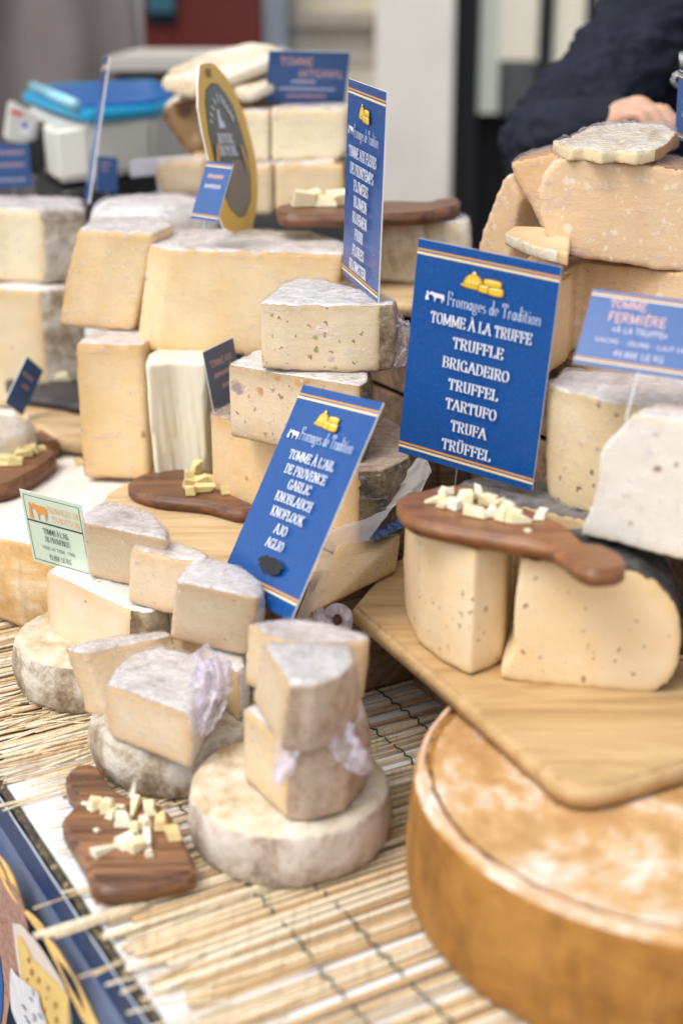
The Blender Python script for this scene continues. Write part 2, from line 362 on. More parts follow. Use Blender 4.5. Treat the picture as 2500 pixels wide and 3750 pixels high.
def slab(name,label,face,p0,n,depth,paste,rind,topm=None,rinde=(),back=0,vox=.0032,amp=.0018,film=None,smooth=3,cat='cheese wedge',group=None,rimw=.012,tope=(),shrink=1.,fillamp=.0011):
    "upright cut face outlined in photo pixels on the plane (p0,n), thickness along depth"
    n=np.asarray(n,float); A=np.array([onplane(u,v,p0,n) for u,v in face]); depth=np.asarray(depth,float); c=A.mean(0)
    bm=bmesh.new(); lay=bm.faces.layers.int.new('k'); L=5; rings=[]
    for k in range(L):
        f=k/(L-1); rings.append([bm.verts.new(Vector(c+(a-c)*(1+(shrink-1)*f)+depth*f)) for a in A])
    f=bm.faces.new(rings[0]); f[lay]=0; f=bm.faces.new(rings[-1][::-1]); f[lay]=back
    N=len(A)
    for a,b in zip(rings,rings[1:]):
        for i in range(N):
            f=bm.faces.new((a[i],b[i],b[(i+1)%N],a[(i+1)%N])); f[lay]=1 if i in rinde else (2 if i in tope else 0)
    return finish(name,bm,None,cheese_mat(paste,rind,topm or rind,1 if film else 0),vox,smooth,amp,label,cat,group,film,rimw,fillamp=fillamp)
def hull(name,label,pts,kind_fn,paste,rind,topm=None,vox=.0032,amp=.0015,film=None,smooth=3,cat='cheese wedge',group=None):
    bm=bmesh.new(); vs=[bm.verts.new(Vector(p)) for p in pts]; r=bmesh.ops.convex_hull(bm,input=vs)
    bmesh.ops.delete(bm,geom=[v for v in bm.verts if not v.link_faces],context='VERTS')
    lay=bm.faces.layers.int.new('k'); bmesh.ops.recalc_face_normals(bm,faces=bm.faces[:])
    for f in bm.faces: f[lay]=kind_fn(f.normal,f.calc_center_median())
    return finish(name,bm,None,cheese_mat(paste,rind,topm or rind,1 if film else 0),vox,smooth,amp,label,cat,group,film)
def wheel(name,label,c,r,h,rind,topm,er=.012,bulge=.004,amp=.003,seg=150,cat='cheese wheel',group=None,lip=0.,tilt=(0,0)):
    prof=[(0,h)]; n=int(r/.004)
    for k in range(1,n): prof.append(((r-er)*k/n,h))
    if lip: prof+=[(r-er-.004,h+.000),(r-er,h+lip)]
    for k in range(9): a=math.pi/2*(1-k/8); prof.append((r-er+er*math.cos(a),h-er+er*math.sin(a)+(lip if k<3 else 0)))
    m=max(6,int((h-2*er)/.004))
    for k in range(1,m): f=k/m; prof.append((r+bulge*math.sin(math.pi*f),h-er-(h-2*er)*f))
    for k in range(9): a=-math.pi/2*(k/8); prof.append((r-er+er*math.cos(a),er+er*math.sin(a)))
    prof.append((0,0)); bm=bmesh.new(); rings=[]
    for x,z in prof:
        if x==0: rings.append([bm.verts.new((0,0,z))]*seg)
        else: rings.append([bm.verts.new((x*math.cos(2*math.pi*k/seg),x*math.sin(2*math.pi*k/seg),z)) for k in range(seg)])
    for a,b in zip(rings,rings[1:]):
        for k in range(seg):
            q=[a[k],b[k],b[(k+1)%seg],a[(k+1)%seg]]; u=[]
            [u.append(x) for x in q if x not in u]
            if len(u)>2: bm.faces.new(u)
    me=bm2me(bm,name,True); P=get_co(me); N=get_no(me); C=np.array(c)
    d=np.array([nz(p+C*3,11,3)*.8+nz(p+C*3,45,3)*.35+nz(p+C,130,2)*.12 for p in P])
    tp=np.clip((N[:,2]-.45)*4,0,1); P2=P+N*(d*amp)[:,None]; P2[:,2]=np.maximum(P2[:,2],0); set_co(me,P2)
    put_attr(me,'rind',np.ones(len(P))); put_attr(me,'top',tp); put_attr(me,'rim',np.zeros(len(P)))
    o=link(name,me,cheese_mat('tomme',rind,topm)); o.location=Vector(c); o.rotation_euler=(tilt[0],tilt[1],0)
    return tag(o,label,cat,group)
def board(name,label,top,zt,th,mat,n=5,bev=.003,cat='cutting board',group=None,hole=None):
    px=spline(top,n) if n else top
    A=[Z(p[0],p[1],zt+(p[2] if len(p)>2 else 0)) for p in px]
    bm=prism_bm(A,[a-np.array([0,0,th]) for a in A]); bmesh.ops.recalc_face_normals(bm,faces=bm.faces[:])
    ed=[e for e in bm.edges if any(len(f.verts)>4 for f in e.link_faces)] if len(px)>4 else bm.edges[:]
    bmesh.ops.bevel(bm,geom=ed,offset=bev,segments=3,affect='EDGES',clamp_overlap=True)
    me=bm2me(bm,name,False); me.polygons.foreach_set('use_smooth',[len(p.vertices)<=4 for p in me.polygons])
    o=link(name,me,mat,origin=base_of(me)); return tag(o,label,cat,group)
# ---------------------------------------------------------------- lettering
def arc(cx,cy,rx,ry,a0,a1,n=12): return [(cx+rx*math.cos(R(a0+(a1-a0)*k/n)),cy+ry*math.sin(R(a0+(a1-a0)*k/n))) for k in range(n+1)]
V=lambda x,a=0,b=1:[(x,a),(x,b)]
GL={
'A':(.64,[[(.04,0),(.32,1)],[(.32,1),(.6,0)],[(.14,.33),(.5,.33)]]),
'B':(.58,[V(.12),[(.12,1),(.28,1)]+arc(.28,.76,.2,.24,90,-90),[(.12,.52),(.3,.52)]+arc(.3,.26,.23,.26,90,-90),[(.12,0),(.3,0)]]),
'C':(.56,[arc(.31,.5,.25,.5,55,305,18),[(.46,.92),(.47,.70)],[(.46,.08),(.47,.26)]]),
'D':(.62,[V(.12),[(.12,1),(.26,1)]+arc(.26,.5,.3,.5,90,-90,16),[(.12,0),(.26,0)]]),
'E':(.54,[V(.12),[(.12,1),(.48,1)],[(.12,.52),(.38,.52)],[(.12,0),(.5,0)],[(.47,1),(.48,.76)],[(.49,0),(.5,.26)],[(.38,.62),(.38,.42)]]),
'F':(.52,[V(.12),[(.12,1),(.48,1)],[(.12,.52),(.38,.52)],[(.47,1),(.48,.76)],[(.38,.62),(.38,.42)]]),
'G':(.62,[arc(.31,.5,.25,.5,55,330,18),[(.52,.0),(.52,.42)],[(.38,.44),(.6,.44)],[(.46,.92),(.47,.70)]]),
'H':(.66,[V(.13),V(.53),[(.13,.52),(.53,.52)]]),
'I':(.28,[V(.14)]),
'J':(.42,[[(.28,1),(.28,.2)]+arc(.15,.2,.13,.2,0,-160,8)]),
'K':(.62,[V(.13),[(.5,1),(.15,.42)],[(.26,.58),(.55,0)]]),
'L':(.52,[V(.12),[(.12,0),(.48,0)],[(.47,0),(.48,.28)]]),
'M':(.8,[V(.1),[(.1,1),(.4,.1)],[(.4,.1),(.7,1)],V(.7)]),
'N':(.68,[V(.12),[(.12,1),(.56,0)],V(.56)]),
'O':(.62,[arc(.31,.5,.25,.5,0,360,24)]),
'P':(.54,[V(.12),[(.12,1),(.28,1)]+arc(.28,.73,.2,.27,90,-90),[(.12,.46),(.28,.46)]]),
'R':(.6,[V(.12),[(.12,1),(.28,1)]+arc(.28,.75,.2,.25,90,-90),[(.12,.5),(.28,.5)],[(.3,.5),(.52,0)]]),
'S':(.5,[arc(.25,.75,.18,.25,40,270,12)+arc(.25,.25,.2,.25,90,-140,12),[(.4,.93),(.41,.74)],[(.08,.08),(.07,.28)]]),
'T':(.58,[V(.29),[(.05,1),(.53,1)],[(.06,1),(.05,.74)],[(.52,1),(.53,.74)]]),
'U':(.62,[[(.12,1),(.12,.28)]+arc(.31,.28,.19,.28,180,360,12)+[(.5,1)]]),
'V':(.62,[[(.05,1),(.31,0)],[(.31,0),(.57,1)]]),
'W':(.86,[[(.05,1),(.25,0)],[(.25,0),(.43,.9)],[(.43,.9),(.61,0)],[(.61,0),(.81,1)]]),
'X':(.6,[[(.06,1),(.54,0)],[(.54,1),(.06,0)]]),
'Y':(.6,[[(.05,1),(.3,.48)],[(.55,1),(.3,.48)],[(.3,.48),(.3,0)]]),
'Q':(.62,[arc(.31,.5,.25,.5,0,360,24),[(.34,.2),(.56,-.08)]]),
'Z':(.5,[[(.06,1),(.45,1)],[(.45,1),(.05,0)],[(.05,0),(.46,0)]]),
"'":(.2,[[(.1,1.02),(.08,.78)]]),' ':(.26,[]),'-':(.36,[[(.06,.42),(.3,.42)]]),',':(.22,[[(.12,.06),(.06,-.14)]]),
'%':(.8,[arc(.2,.75,.14,.22,0,360),arc(.58,.25,.14,.22,0,360),[(.6,1),(.18,0)]]),
'0':(.5,[arc(.25,.5,.19,.5,0,360,20)]),'2':(.5,[arc(.25,.74,.18,.26,160,-30,10)+[(.07,0)],[(.06,0),(.45,0)]]),
'3':(.5,[arc(.24,.76,.17,.24,150,-80,10),arc(.24,.26,.2,.27,90,-150,10)]),'4':(.52,[[(.36,1),(.36,0)],[(.36,1),(.05,.32)],[(.05,.32),(.5,.32)]]),
'5':(.5,[[(.42,1),(.12,1)],[(.12,1),(.1,.55)],arc(.23,.32,.2,.32,120,-150,12)]),'8':(.5,[arc(.25,.76,.15,.24,0,360),arc(.25,.26,.19,.27,0,360)]),
'9':(.5,[arc(.25,.7,.18,.3,0,360),[(.43,.7),(.38,.2)],arc(.22,.2,.17,.2,0,-120,6)]),'€':(.56,[arc(.34,.5,.22,.5,50,310,14),[(.02,.6),(.4,.6)],[(.02,.42),(.4,.42)]]),
'«':(.44,[[(.2,.7),(.06,.42)],[(.06,.42),(.2,.14)],[(.38,.7),(.24,.42)],[(.24,.42),(.38,.14)]]),'»':(.44,[[(.06,.7),(.2,.42)],[(.2,.42),(.06,.14)],[(.24,.7),(.38,.42)],[(.38,.42),(.24,.14)]]),
'a':(.46,[arc(.2,.26,.14,.26,0,360,14),[(.35,.52),(.35,0)]]),'d':(.48,[arc(.2,.26,.14,.26,0,360,14),[(.36,1.02),(.36,0)]]),
'e':(.42,[[(.07,.28),(.34,.28)]+arc(.2,.28,.15,.26,0,320,16)]),'g':(.46,[arc(.2,.3,.13,.22,0,360,14),arc(.2,-.14,.17,.15,0,360,14),[(.12,.1),(.1,0)],[(.32,.5),(.42,.53)]]),
'i':(.22,[[(.11,.52),(.11,0)],[(.11,.72),(.112,.82)]]),'m':(.74,[[(.1,.52),(.1,0)],arc(.24,.36,.14,.17,170,0,8)+[(.38,0)],arc(.52,.36,.14,.17,170,0,8)+[(.66,0)]]),
'n':(.5,[[(.1,.52),(.1,0)],arc(.26,.36,.15,.17,170,0,8)+[(.41,0)]]),'o':(.44,[arc(.21,.26,.15,.27,0,360,16)]),'r':(.36,[[(.1,.52),(.1,0)],arc(.24,.3,.14,.22,170,50,6)]),
's':(.36,[arc(.18,.39,.11,.13,40,270,8)+arc(.18,.13,.13,.14,90,-140,8)]),'t':(.32,[[(.12,.8),(.12,.12)]+arc(.21,.12,.09,.12,180,300,5),[(.02,.53),(.26,.53)]]),
}
ACC={'À':('A',[(.20,1.28),(.36,1.08)]),'É':('E',[(.24,1.08),(.4,1.28)]),'Ü':('U',None)}
def text_bm(txt,style='serif',th=.13,track=.03,jit=0.):
    bm=bmesh.new(); x=0.; k=0; rd=random.Random(txt)
    thin=th*.36
    def ribbon(pts,const=None):
        nonlocal k
        pts=[np.array(p,float) for p in pts]; n=len(pts); L=[];Rr=[]
        for i,p in enumerate(pts):
            d=pts[min(i+1,n-1)]-pts[max(i-1,0)]; d/=np.linalg.norm(d)+1e-9
            if const: w=const
            else: w=max(thin,th*abs(math.sin(math.atan2(d[1],d[0])-R(14))))
            nn=np.array([-d[1],d[0]])*w/2; L.append(p+nn); Rr.append(p-nn)
        y=-.00002*(k%5); k+=1
        a=[bm.verts.new((q[0],y,q[1])) for q in L]; b=[bm.verts.new((q[0],y,q[1])) for q in Rr]
        for i in range(n-1): bm.faces.new((a[i],b[i],b[i+1],a[i+1]))
    for ch in txt:
        acc=ACC.get(ch); w,st=GL[acc[0] if acc else ch]
        jy=rd.uniform(-jit,jit)
        def sh(p): return (x+p[0],p[1]+jy)
        for s in st:
            if style=='mono': ribbon([sh(p) for p in s],th*.8)
            else:
                ribbon([sh(p) for p in s])
                for e,o in ((s[0],s[1]),(s[-1],s[-2])):
                    if abs(e[1]-o[1])>.3 and (abs(e[1])<.01 or abs(e[1]-1)<.03 or abs(e[1]-.52)<.01): ribbon([sh((e[0]-th*.95,e[1])),sh((e[0]+th*.95,e[1]))],thin)
        if acc:
            if acc[1]: ribbon([sh(p) for p in acc[1]],th*.7)
            else:
                for q in (.2,.42): ribbon([sh((q,1.12)),sh((q,1.28))],th*.9)
        x+=w+track
    return bm,x-track
class Sign:
    def __init__(s,name,label,cat,corners,mats,th=.0016,group=None,outline=None):
        TL,TR,BR,BL=[np.array(c) for c in corners]
        s.W=np.linalg.norm(TR-TL); s.H=np.linalg.norm(TL-BL); X=(TR-TL)/s.W; Zv=(TL-BL)/s.H; Y=np.cross(Zv,X); s.th=th
        s.c=(BL+BR)/2; s.X,s.Z,s.Y=X,Zv,Y
        M=Matrix(((X[0],Y[0],Zv[0],s.c[0]),(X[1],Y[1],Zv[1],s.c[1]),(X[2],Y[2],Zv[2],s.c[2]),(0,0,0,1)))
        bm=bmesh.new()
        ol=outline or [(0,0),(1,0),(1,1),(0,1)]
        f=[bm.verts.new((*s.xy(u,v,-th/2),)) for u,v in ol]; b=[bm.verts.new((*s.xy(u,v,th/2),)) for u,v in ol]; n=len(ol)
        bm.faces.new(f); q=bm.faces.new(b[::-1]); q.material_index=1
        for i in range(n): q=bm.faces.new((f[i],b[i],b[(i+1)%n],f[(i+1)%n])); q.material_index=1
        me=bm2me(bm,name); s.o=link(name,me,mats); s.o.matrix_world=M; tag(s.o,label,cat,group); s.k=0
    def xy(s,u,v,y=0.): return ((u-.5)*s.W,y,(1-v)*s.H)
    def uv(s,px,py):
        p=onplane(px,py,s.c,s.Y)-s.c; return (p@s.X/s.W+.5,1-p@s.Z/s.H)
    def off(s): s.k+=1; return -s.th/2-.00012*s.k
    def add(s,name,bm,mat):
        bmesh.ops.recalc_face_normals(bm,faces=bm.faces[:])
        for f in bm.faces:
            if f.normal.y>0: f.normal_flip()
        me=bpy.data.meshes.new(name); bm.to_mesh(me); bm.free(); return link(name,me,mat,parent=s.o)
    def poly(s,name,pts,mat,px=False,bm=None):
        y=s.off(); b=bm or bmesh.new(); fs=[]
        for P in (pts if isinstance(pts[0][0],(tuple,list)) else [pts]):
            P=[s.uv(*p) for p in P] if px else P
            b.faces.new([b.verts.new(s.xy(u,v,y)) for u,v in P]); y-=.00003
        return s.add(name,b,mat)
    def stripe(s,v0,v1,mat,u0=0.,u1=1.): return s.poly('stripe',[(u0,v0),(u1,v0),(u1,v1),(u0,v1)],mat)
    def text(s,txt,uc,vc,cap,width,mat,style='serif',th=.13,track=.03,name='lettering',jit=0.,slope=0.):
        bm,w=text_bm(txt,style,th,track,jit); y=s.off(); sx=width*s.W/w; sz=cap*s.H
        for vtx in bm.verts:
            x,yy,z=vtx.co; vtx.co=((uc-.5)*s.W+(x-w/2)*sx, y+yy, (1-vc)*s.H+(z-.5)*sz+slope*(x-w/2)*sx)
        return s.add(name,bm,mat)
def squig(sg,uc,vc,cap,width,mat):
    y=sg.off(); bm=bmesh.new(); n=int(width/cap*2.2)*4+9; pts=[]; rd=random.Random(n+int(vc*100))
    for k in range(n):
        f=k/(n-1); pts.append((uc-width/2+width*f, vc+cap*.45*math.sin(k*math.pi/2+.4)*rd.uniform(.5,1)))
    t=cap*.16; a=[bm.verts.new(sg.xy(u,v-t,y)) for u,v in pts]; b=[bm.verts.new(sg.xy(u+.01,v+t,y)) for u,v in pts]
    for i in range(n-1): bm.faces.new((a[i],b[i],b[i+1],a[i+1]))
    return sg.add('handwriting',bm,mat)
def flat(name,c,rough=.5,**k):
    m=MT(name); m.p(Base_Color=c,Roughness=rough,**k); return m.m
def printed(name,c,rough=.28):
    m=MT(name); f=m.noise(700,3,.7); g=m.noise(9,4,.6)
    col=m.mix(m.math('MULTIPLY',m.ramp(f,[(.5,0.),(.75,1.)]),.10),c,(.35,.45,.65)); m.p(Base_Color=col,Roughness=m.ramp(g,[(.35,rough-.08),(.65,rough+.12)]),Coat_Weight=.15,Coat_Roughness=.1); m.b.inputs['Specular IOR Level'].default_value=.35; m.bump(g,.05,.002); return m.m
BLUE=printed('printed_blue',(.001,.070,.29)); EDGEW=flat('white_card_edge',(.82,.80,.80)); INKW=flat('white_ink',(.74,.77,.84),.4); INKT=flat('pale_blue_ink',(.62,.70,.85),.4)
STR_O=flat('orange_stripe_ink',(.70,.33,.07)); STR_P=flat('cream_stripe_ink',(.85,.70,.42)); GOLD=flat('gold_ink',(.78,.50,.03)); GOLD_L=flat('light_gold_ink',(.90,.72,.22)); GOLD_D=flat('dark_gold_ink',(.34,.18,.01))
BLACKM=flat('black_marker',(.012,.012,.016),.6); PINK=flat('pink_chalk_ink',(.85,.52,.46),.6); PALEI=flat('pale_chalk_ink',(.72,.70,.80),.6); TAGB=printed('tag_blue',(.060,.130,.33),.32); TAGB.node_tree.nodes['Principled BSDF'].inputs['Specular IOR Level'].default_value=.18; TAGB.node_tree.nodes['Principled BSDF'].inputs['Coat Weight'].default_value=.05; METAL=flat('pin_steel',(.6,.6,.6),.3,Metallic=1.)
COW=[(.0,.55),(.05,.68),(.10,.72),(.13,.80),(.17,.76),(.24,.78),(.30,.72),(.90,.70),(.97,.62),(1.,.30),(.97,.05),(.94,.3),(.90,.34),(.89,.0),(.82,.0),(.80,.34),(.50,.32),(.44,.28),(.43,.0),(.36,.0),(.34,.30),(.26,.40),(.20,.52),(.10,.50)]
MAID=[(-.22,.0),(.04,.0),(-.04,.42),(.06,.52),(-.04,.60),(-.05,.76),(-.12,.80),(-.16,.72),(-.15,.5),(-.2,.3)]
def cow(sg,u,v,w,h,mat):
    sg.poly('cow_emblem',[(u+x*w,v-y*h) for x,y in COW],mat); sg.poly('milkmaid_emblem',[(u+x*w,v-y*h) for x,y in MAID],mat)
def emblem(sg,u,v,w,h):
    "gold cheese bell with cut cheeses beside it"
    E=lambda cx,cy,rx,ry,a0=0,a1=360,n=20:[(u+p[0]*w,v-p[1]*h) for p in arc(cx,cy,rx,ry,a0,a1,n)]
    sg.poly('bell_emblem',E(.30,.14,.33,.15),GOLD_D); sg.poly('bell_emblem',E(.30,.18,.30,.12),GOLD)
    sg.poly('bell_emblem',E(.30,.22,.25,.66,0,180),GOLD_D); sg.poly('bell_emblem',E(.29,.24,.22,.60,0,180),GOLD); sg.poly('bell_emblem',[E(.19+.10*i,.28,.022,.42,0,180,8) for i in range(3)],GOLD_L); sg.poly('bell_emblem',E(.30,.92,.045,.09),GOLD_L)
    for (cx,cy,rx,hh) in ((.76,.42,.20,.24),(.60,.06,.15,.24),(.86,.02,.17,.26)):
        sg.poly('cheese_emblem',E(cx,cy-.04,rx+.03,.10,180,360)+E(cx,cy+hh+.03,rx+.03,.10,0,180),GOLD_D); sg.poly('cheese_emblem',E(cx,cy,rx,.08,180,360)+E(cx,cy+hh,rx,.08,0,180),GOLD); sg.poly('cheese_emblem',E(cx,cy+hh,rx,.07),GOLD_L)
def shop_sign(name,label,corners,lines,fv=.232,bs=.93,group='tall blue name signs'):
    s=Sign(name,label,'sign',corners,[BLUE,EDGEW],group=group)
    s.stripe(.040,.049,STR_O); s.stripe(.055,.066,STR_P); s.stripe(bs,bs+.010,STR_O); s.stripe(bs+.016,bs+.027,STR_P)
    emblem(s,.34,.172,.29,.078)
    cow(s,.125,.258,.115,.052,INKW); s.text('Fromages de Tradition',.59,fv,.060,.66,INKT,th=.085,track=.02)
    for txt,vc,wd,cap in lines: s.text(txt,.515,vc,cap,wd,INKW,th=.15,track=.05)
    return s
exec('')
TRUFFE=[[0.0719,1.3272,0.4874],[0.1927,1.2424,0.476],[0.177,1.2481,0.2667],[0.0561,1.3329,0.2781]]
AIL=[[-0.0366,1.3472,0.3418],[0.0376,1.2203,0.359],[-0.0444,1.1481,0.1796],[-0.1186,1.275,0.1625]]
FLEURS=[[0.0085,1.584,0.6156],[0.0446,1.4406,0.6105],[0.0379,1.4464,0.4007],[0.0018,1.5898,0.4058]]
GREEN=[[-0.3352,1.402,0.2155],[-0.2626,1.3523,0.2157],[-0.2559,1.3617,0.1315],[-0.3285,1.4114,0.1313]]
FERM=[[0.2151,1.2082,0.4635],[0.3078,1.1714,0.4576],[0.2862,1.1255,0.4037],[0.1934,1.1624,0.4096]]
TAGSM=[[-0.176,1.9121,0.4944],[-0.1384,1.872,0.4951],[-0.1604,1.85,0.4237],[-0.198,1.89,0.423]]
BACK=[[-0.1052,2.1653,0.624],[0.0123,2.1824,0.6206],[0.0046,2.2204,0.5458],[-0.1129,2.2034,0.5492]]
LEFTT=[[-0.5647,2.3411,0.4747],[-0.5063,2.3714,0.473],[-0.5047,2.3644,0.4042],[-0.5631,2.3341,0.4059]]
F34=[[-0.1629,1.629,0.3061],[-0.1303,1.6716,0.314],[-0.1197,1.6777,0.2381],[-0.1524,1.6352,0.2301]]
F35=[[-0.4279,1.8899,0.2376],[-0.4146,1.9273,0.2079],[-0.441,1.8929,0.1526],[-0.4543,1.8555,0.1822]]
TAG2=[[-0.394,2.3427,0.4562],[-0.3624,2.3644,0.4504],[-0.3646,2.3533,0.3965],[-0.3962,2.3316,0.4023]]
PARMT=[[0.379,1.6713,0.6202],[0.4049,1.6234,0.609],[0.4108,1.6443,0.5333],[0.3849,1.6922,0.5445]]
EDGE=[[-0.3491,2.1963,0.6085],[-0.319,2.0573,0.6204],[-0.3551,2.0327,0.4228],[-0.3851,2.1716,0.4109]]
OVAL=[[-0.1779,1.8227,0.6229],[-0.1408,1.9436,0.6109],[-0.1113,1.9137,0.3999],[-0.1484,1.7927,0.4119]]
L8=.062
def pin(s,u,length,v=.97):
    b=bmesh.new(); x=(u-.5)*s.W; tube(b,[(x,0,(1-v)*s.H),(x,0,-length)],.0007,6); me=bpy.data.meshes.new('pin'); b.to_mesh(me); b.free(); link('pin',me,METAL,parent=s.o)
sg=shop_sign('price_sign','large blue sign listing truffle names, standing behind the brown board with crumbs',TRUFFE,[('TOMME À LA TRUFFE',.328,.72,.048),('TRUFFLE',.421,.36,.048),('BRIGADEIRO',.516,.48,.048),('TRUFFEL',.61,.36,.048),('TARTUFO',.701,.37,.048),('TRUFA',.797,.26,.048),('TRÜFFEL',.892,.36,.048)],bs=.943); pin(sg,.45,.03)
sg=shop_sign('price_sign','blue sign listing garlic names with a black scribble, tilted against the small wedges',AIL,[("TOMME À L'AIL",.327,.57,.043),('DE PROVENCE',.395,.52,.043),('GARLIC',.458,.29,.043),('KNOBLAUCH',.525,.47,.043),('KNOFLOOK',.595,.42,.043),('AJO',.664,.155,.043),('AGLIO',.732,.22,.043)],fv=.222,bs=.908)
rr=random.Random(3); sc=[(.57+.15*math.cos(a)*(1+.25*rr.uniform(-1,1)),.825+.040*math.sin(a)*(1+.2*rr.uniform(-1,1))) for a in [2*math.pi*k/26 for k in range(26)]]
sg.poly('scribble',sc,BLACKM)
sg=shop_sign('price_sign','narrow-looking blue sign listing flower names, turned edge-on atop the herb cheese',FLEURS,[('TOMME AUX FLEURS',.339,.74,.053),('DE PRINTEMPS',.42,.63,.053),('FLOWERS',.497,.39,.053),('BLUMEN',.575,.35,.053),('BLOEMEN',.655,.39,.053),('FIORI',.734,.22,.053),('FLORES',.817,.32,.053),('BLOMSTER',.897,.46,.053)],fv=.234,bs=.945); pin(sg,.5,.03)
# pale green card
PG=printed('pale_green_card',(.66,.76,.60),.3); ORI=flat('orange_ink',(.80,.34,.08)); INKB=flat('dark_ink',(.03,.04,.035)); CLEARE=flat('clear_laminate_edge',(.72,.76,.72),.15)
s=Sign('price_card','pale green card with orange cow, leaning on the small tomme wedges','price card',GREEN,[PG,CLEARE],.0012)
for (a,b,c,d) in ((.045,.05,.955,.058),(.045,.05,.053,.955),(.947,.05,.955,.955),(.045,.947,.955,.955)): s.poly('border',[(a,b),(c,b),(c,d),(a,d)],INKB)
s.stripe(.385,.405,INKB,.045,.955); cow(s,.16,.36,.25,.28,ORI)
s.text('FROMAGES DE',.68,.18,.085,.52,ORI,th=.08); s.text('TRADITION',.70,.30,.085,.46,ORI,th=.08)
s.text("TOMME À L'AIL",.5,.50,.075,.42,INKB); s.text('DE PROVENCE',.5,.61,.075,.40,INKB); s.text('VACHE-LAIT THERM - 32%MG',.5,.735,.045,.54,INKB,th=.11); s.text('45,80€ LE KG',.5,.855,.07,.36,INKB)
# small blue tags written by hand
def small_tag(name,label,corners,lines,th=.0012,pinl=.03,front=TAGB,stripes=True):
    s=Sign(name,label,'price tag',corners,[front,CLEARE],th,'small blue price tags')
    if stripes:
        s.stripe(.04,.055,STR_O); s.stripe(.07,.09,STR_P); s.stripe(.90,.915,STR_O); s.stripe(.93,.95,STR_P)
    for t in lines:
        if t[0] is None: squig(s,*t[1:]); continue
        s.text(t[0],t[1],t[2],t[3],t[4],t[5],'mono',.125,.08,jit=.06)
    if pinl: pin(s,.55,pinl)
    return s
small_tag('price_tag','blue tag with pink handwriting, propped on the peppered cheese at the right',FERM,[('TOMME',.33,.17,.11,.30,PINK),('FERMIÉRE',.43,.34,.125,.48,PINK),('«À LA TRUFFE»',.48,.50,.075,.46,PALEI),('VACHE - JEUNE - LAIT CRU',.53,.66,.055,.80,PALEI),('49,80€ LE KG',.52,.81,.075,.42,PALEI)],pinl=.045)
TAGSM=[list(CP+(np.array(c)-CP)*.915) for c in TAGSM]
small_tag('price_tag','slanted shiny blue tag in front of the yellow oval sign',TAGSM,[(None,.5,.25,.1,.6,PINK),(None,.5,.42,.1,.6,PALEI)],pinl=.02)
small_tag('price_tag','wide blurred blue tag on the bark-edged cheese in the back',BACK,[('TOMME',.35,.2,.16,.4,PINK),('ARTISANAL',.66,.42,.14,.56,PINK),(None,.45,.58,.09,.3,PALEI),(None,.5,.72,.08,.7,PALEI),(None,.5,.86,.09,.5,PINK)],stripes=False)
small_tag('price_tag','square blue tag at the left border below the scale display',LEFTT,[(None,.5,.2,.12,.7,PINK),(None,.5,.48,.12,.7,PINK),(None,.5,.82,.1,.7,PALEI)],stripes=False)
small_tag('price_tag','dark slate-blue tag tucked between the white wrapped cheese and the herb cheese',F34,[('TOMME AIX',.5,.25,.11,.7,PINK),(None,.5,.45,.1,.6,PINK),(None,.6,.65,.1,.4,PINK)],stripes=False,pinl=.05,front=printed('tag_slate',(.15,.17,.24),.3))
small_tag('price_tag','tilted blue tag leaning over the slate board at the left',F35,[(None,.45,.3,.11,.6,PINK),(None,.55,.5,.1,.4,PINK)],stripes=False,pinl=.015)
small_tag('price_tag','dim little blue tag in front of the black scale foot',TAG2,[(None,.4,.2,.1,.5,PINK),(None,.4,.36,.1,.3,PINK)],stripes=False)
small_tag('price_tag','upright blue tag cut by the right border beside the top cheese',PARMT,[(None,.5,.4,.1,.6,PALEI),(None,.5,.6,.1,.6,PALEI)],pinl=.02)
s=Sign('price_sign','thin white-backed blue sign seen edge-on in front of the scale','sign',EDGE,[BLUE,EDGEW],.0022,'tall blue name signs'); s.stripe(.04,.05,STR_O); s.stripe(.06,.075,STR_P); pin(s,.5,.02)
# oval label sign
OV=[(728,241),(739,234),(769,230),(788,240),(825,281),(861,342),(895,425),(919,517),(938,609),(943,685),(938,762),(926,817),(919,853),(870,857),(835,845),(815,832),(795,780),(780,700),(763,590),(739,486),(723,394),(722,310)]
s0=Sign.__new__(Sign); TLb=[np.array(c) for c in OVAL]
s0.W=np.linalg.norm(TLb[1]-TLb[0]); s0.H=np.linalg.norm(TLb[0]-TLb[3]); s0.X=(TLb[1]-TLb[0])/s0.W; s0.Z=(TLb[0]-TLb[3])/s0.H; s0.Y=np.cross(s0.Z,s0.X); s0.c=(TLb[2]+TLb[3])/2
YEL=printed('yellow_label',(.85,.50,.07),.35); s=Sign('label_sign','tall yellow oval label sign with dark centre standing on the big yellow cheese','sign',OVAL,[YEL,EDGEW],.002,outline=[s0.uv(*p) for p in OV])
GREYC=printed('label_grey',(.13,.13,.12),.35); BRN=printed('label_brown',(.26,.20,.16),.35)
INN=[(754,333),(772,309),(797,312),(821,342),(849,388),(877,471),(901,563),(913,655),(912,731),(892,786),(870,792),(840,762),(821,716),(782,578),(763,486),(751,379)]
cx,cy=np.mean(INN,0); s.poly('ring',[(cx+(x-cx)*1.05,cy+(y-cy)*1.02) for x,y in INN],flat('green_ring',(.10,.14,.03)),px=True); s.poly('centre',INN,GREYC,px=True)
s.poly('lower_band',[(846,590),(905,585),(913,655),(912,731),(892,786),(870,792),(840,762),(829,730)],BRN,px=True)
s.poly('church_emblem',[(790,402),(797,400),(806,440),(815,446),(824,468),(800,470),(797,448)],INKW,px=True)
for i,(t,p0,p1) in enumerate((('ROYAL',(795,510),(850,505)),('ROYAL',(802,552),(864,552)))):
    u0,v0=s.uv(*p0); u1,v1=s.uv(*p1); s.text(t,(u0+u1)/2,(v0+v1)/2,.055,abs(u1-u0),INKW,th=.2)
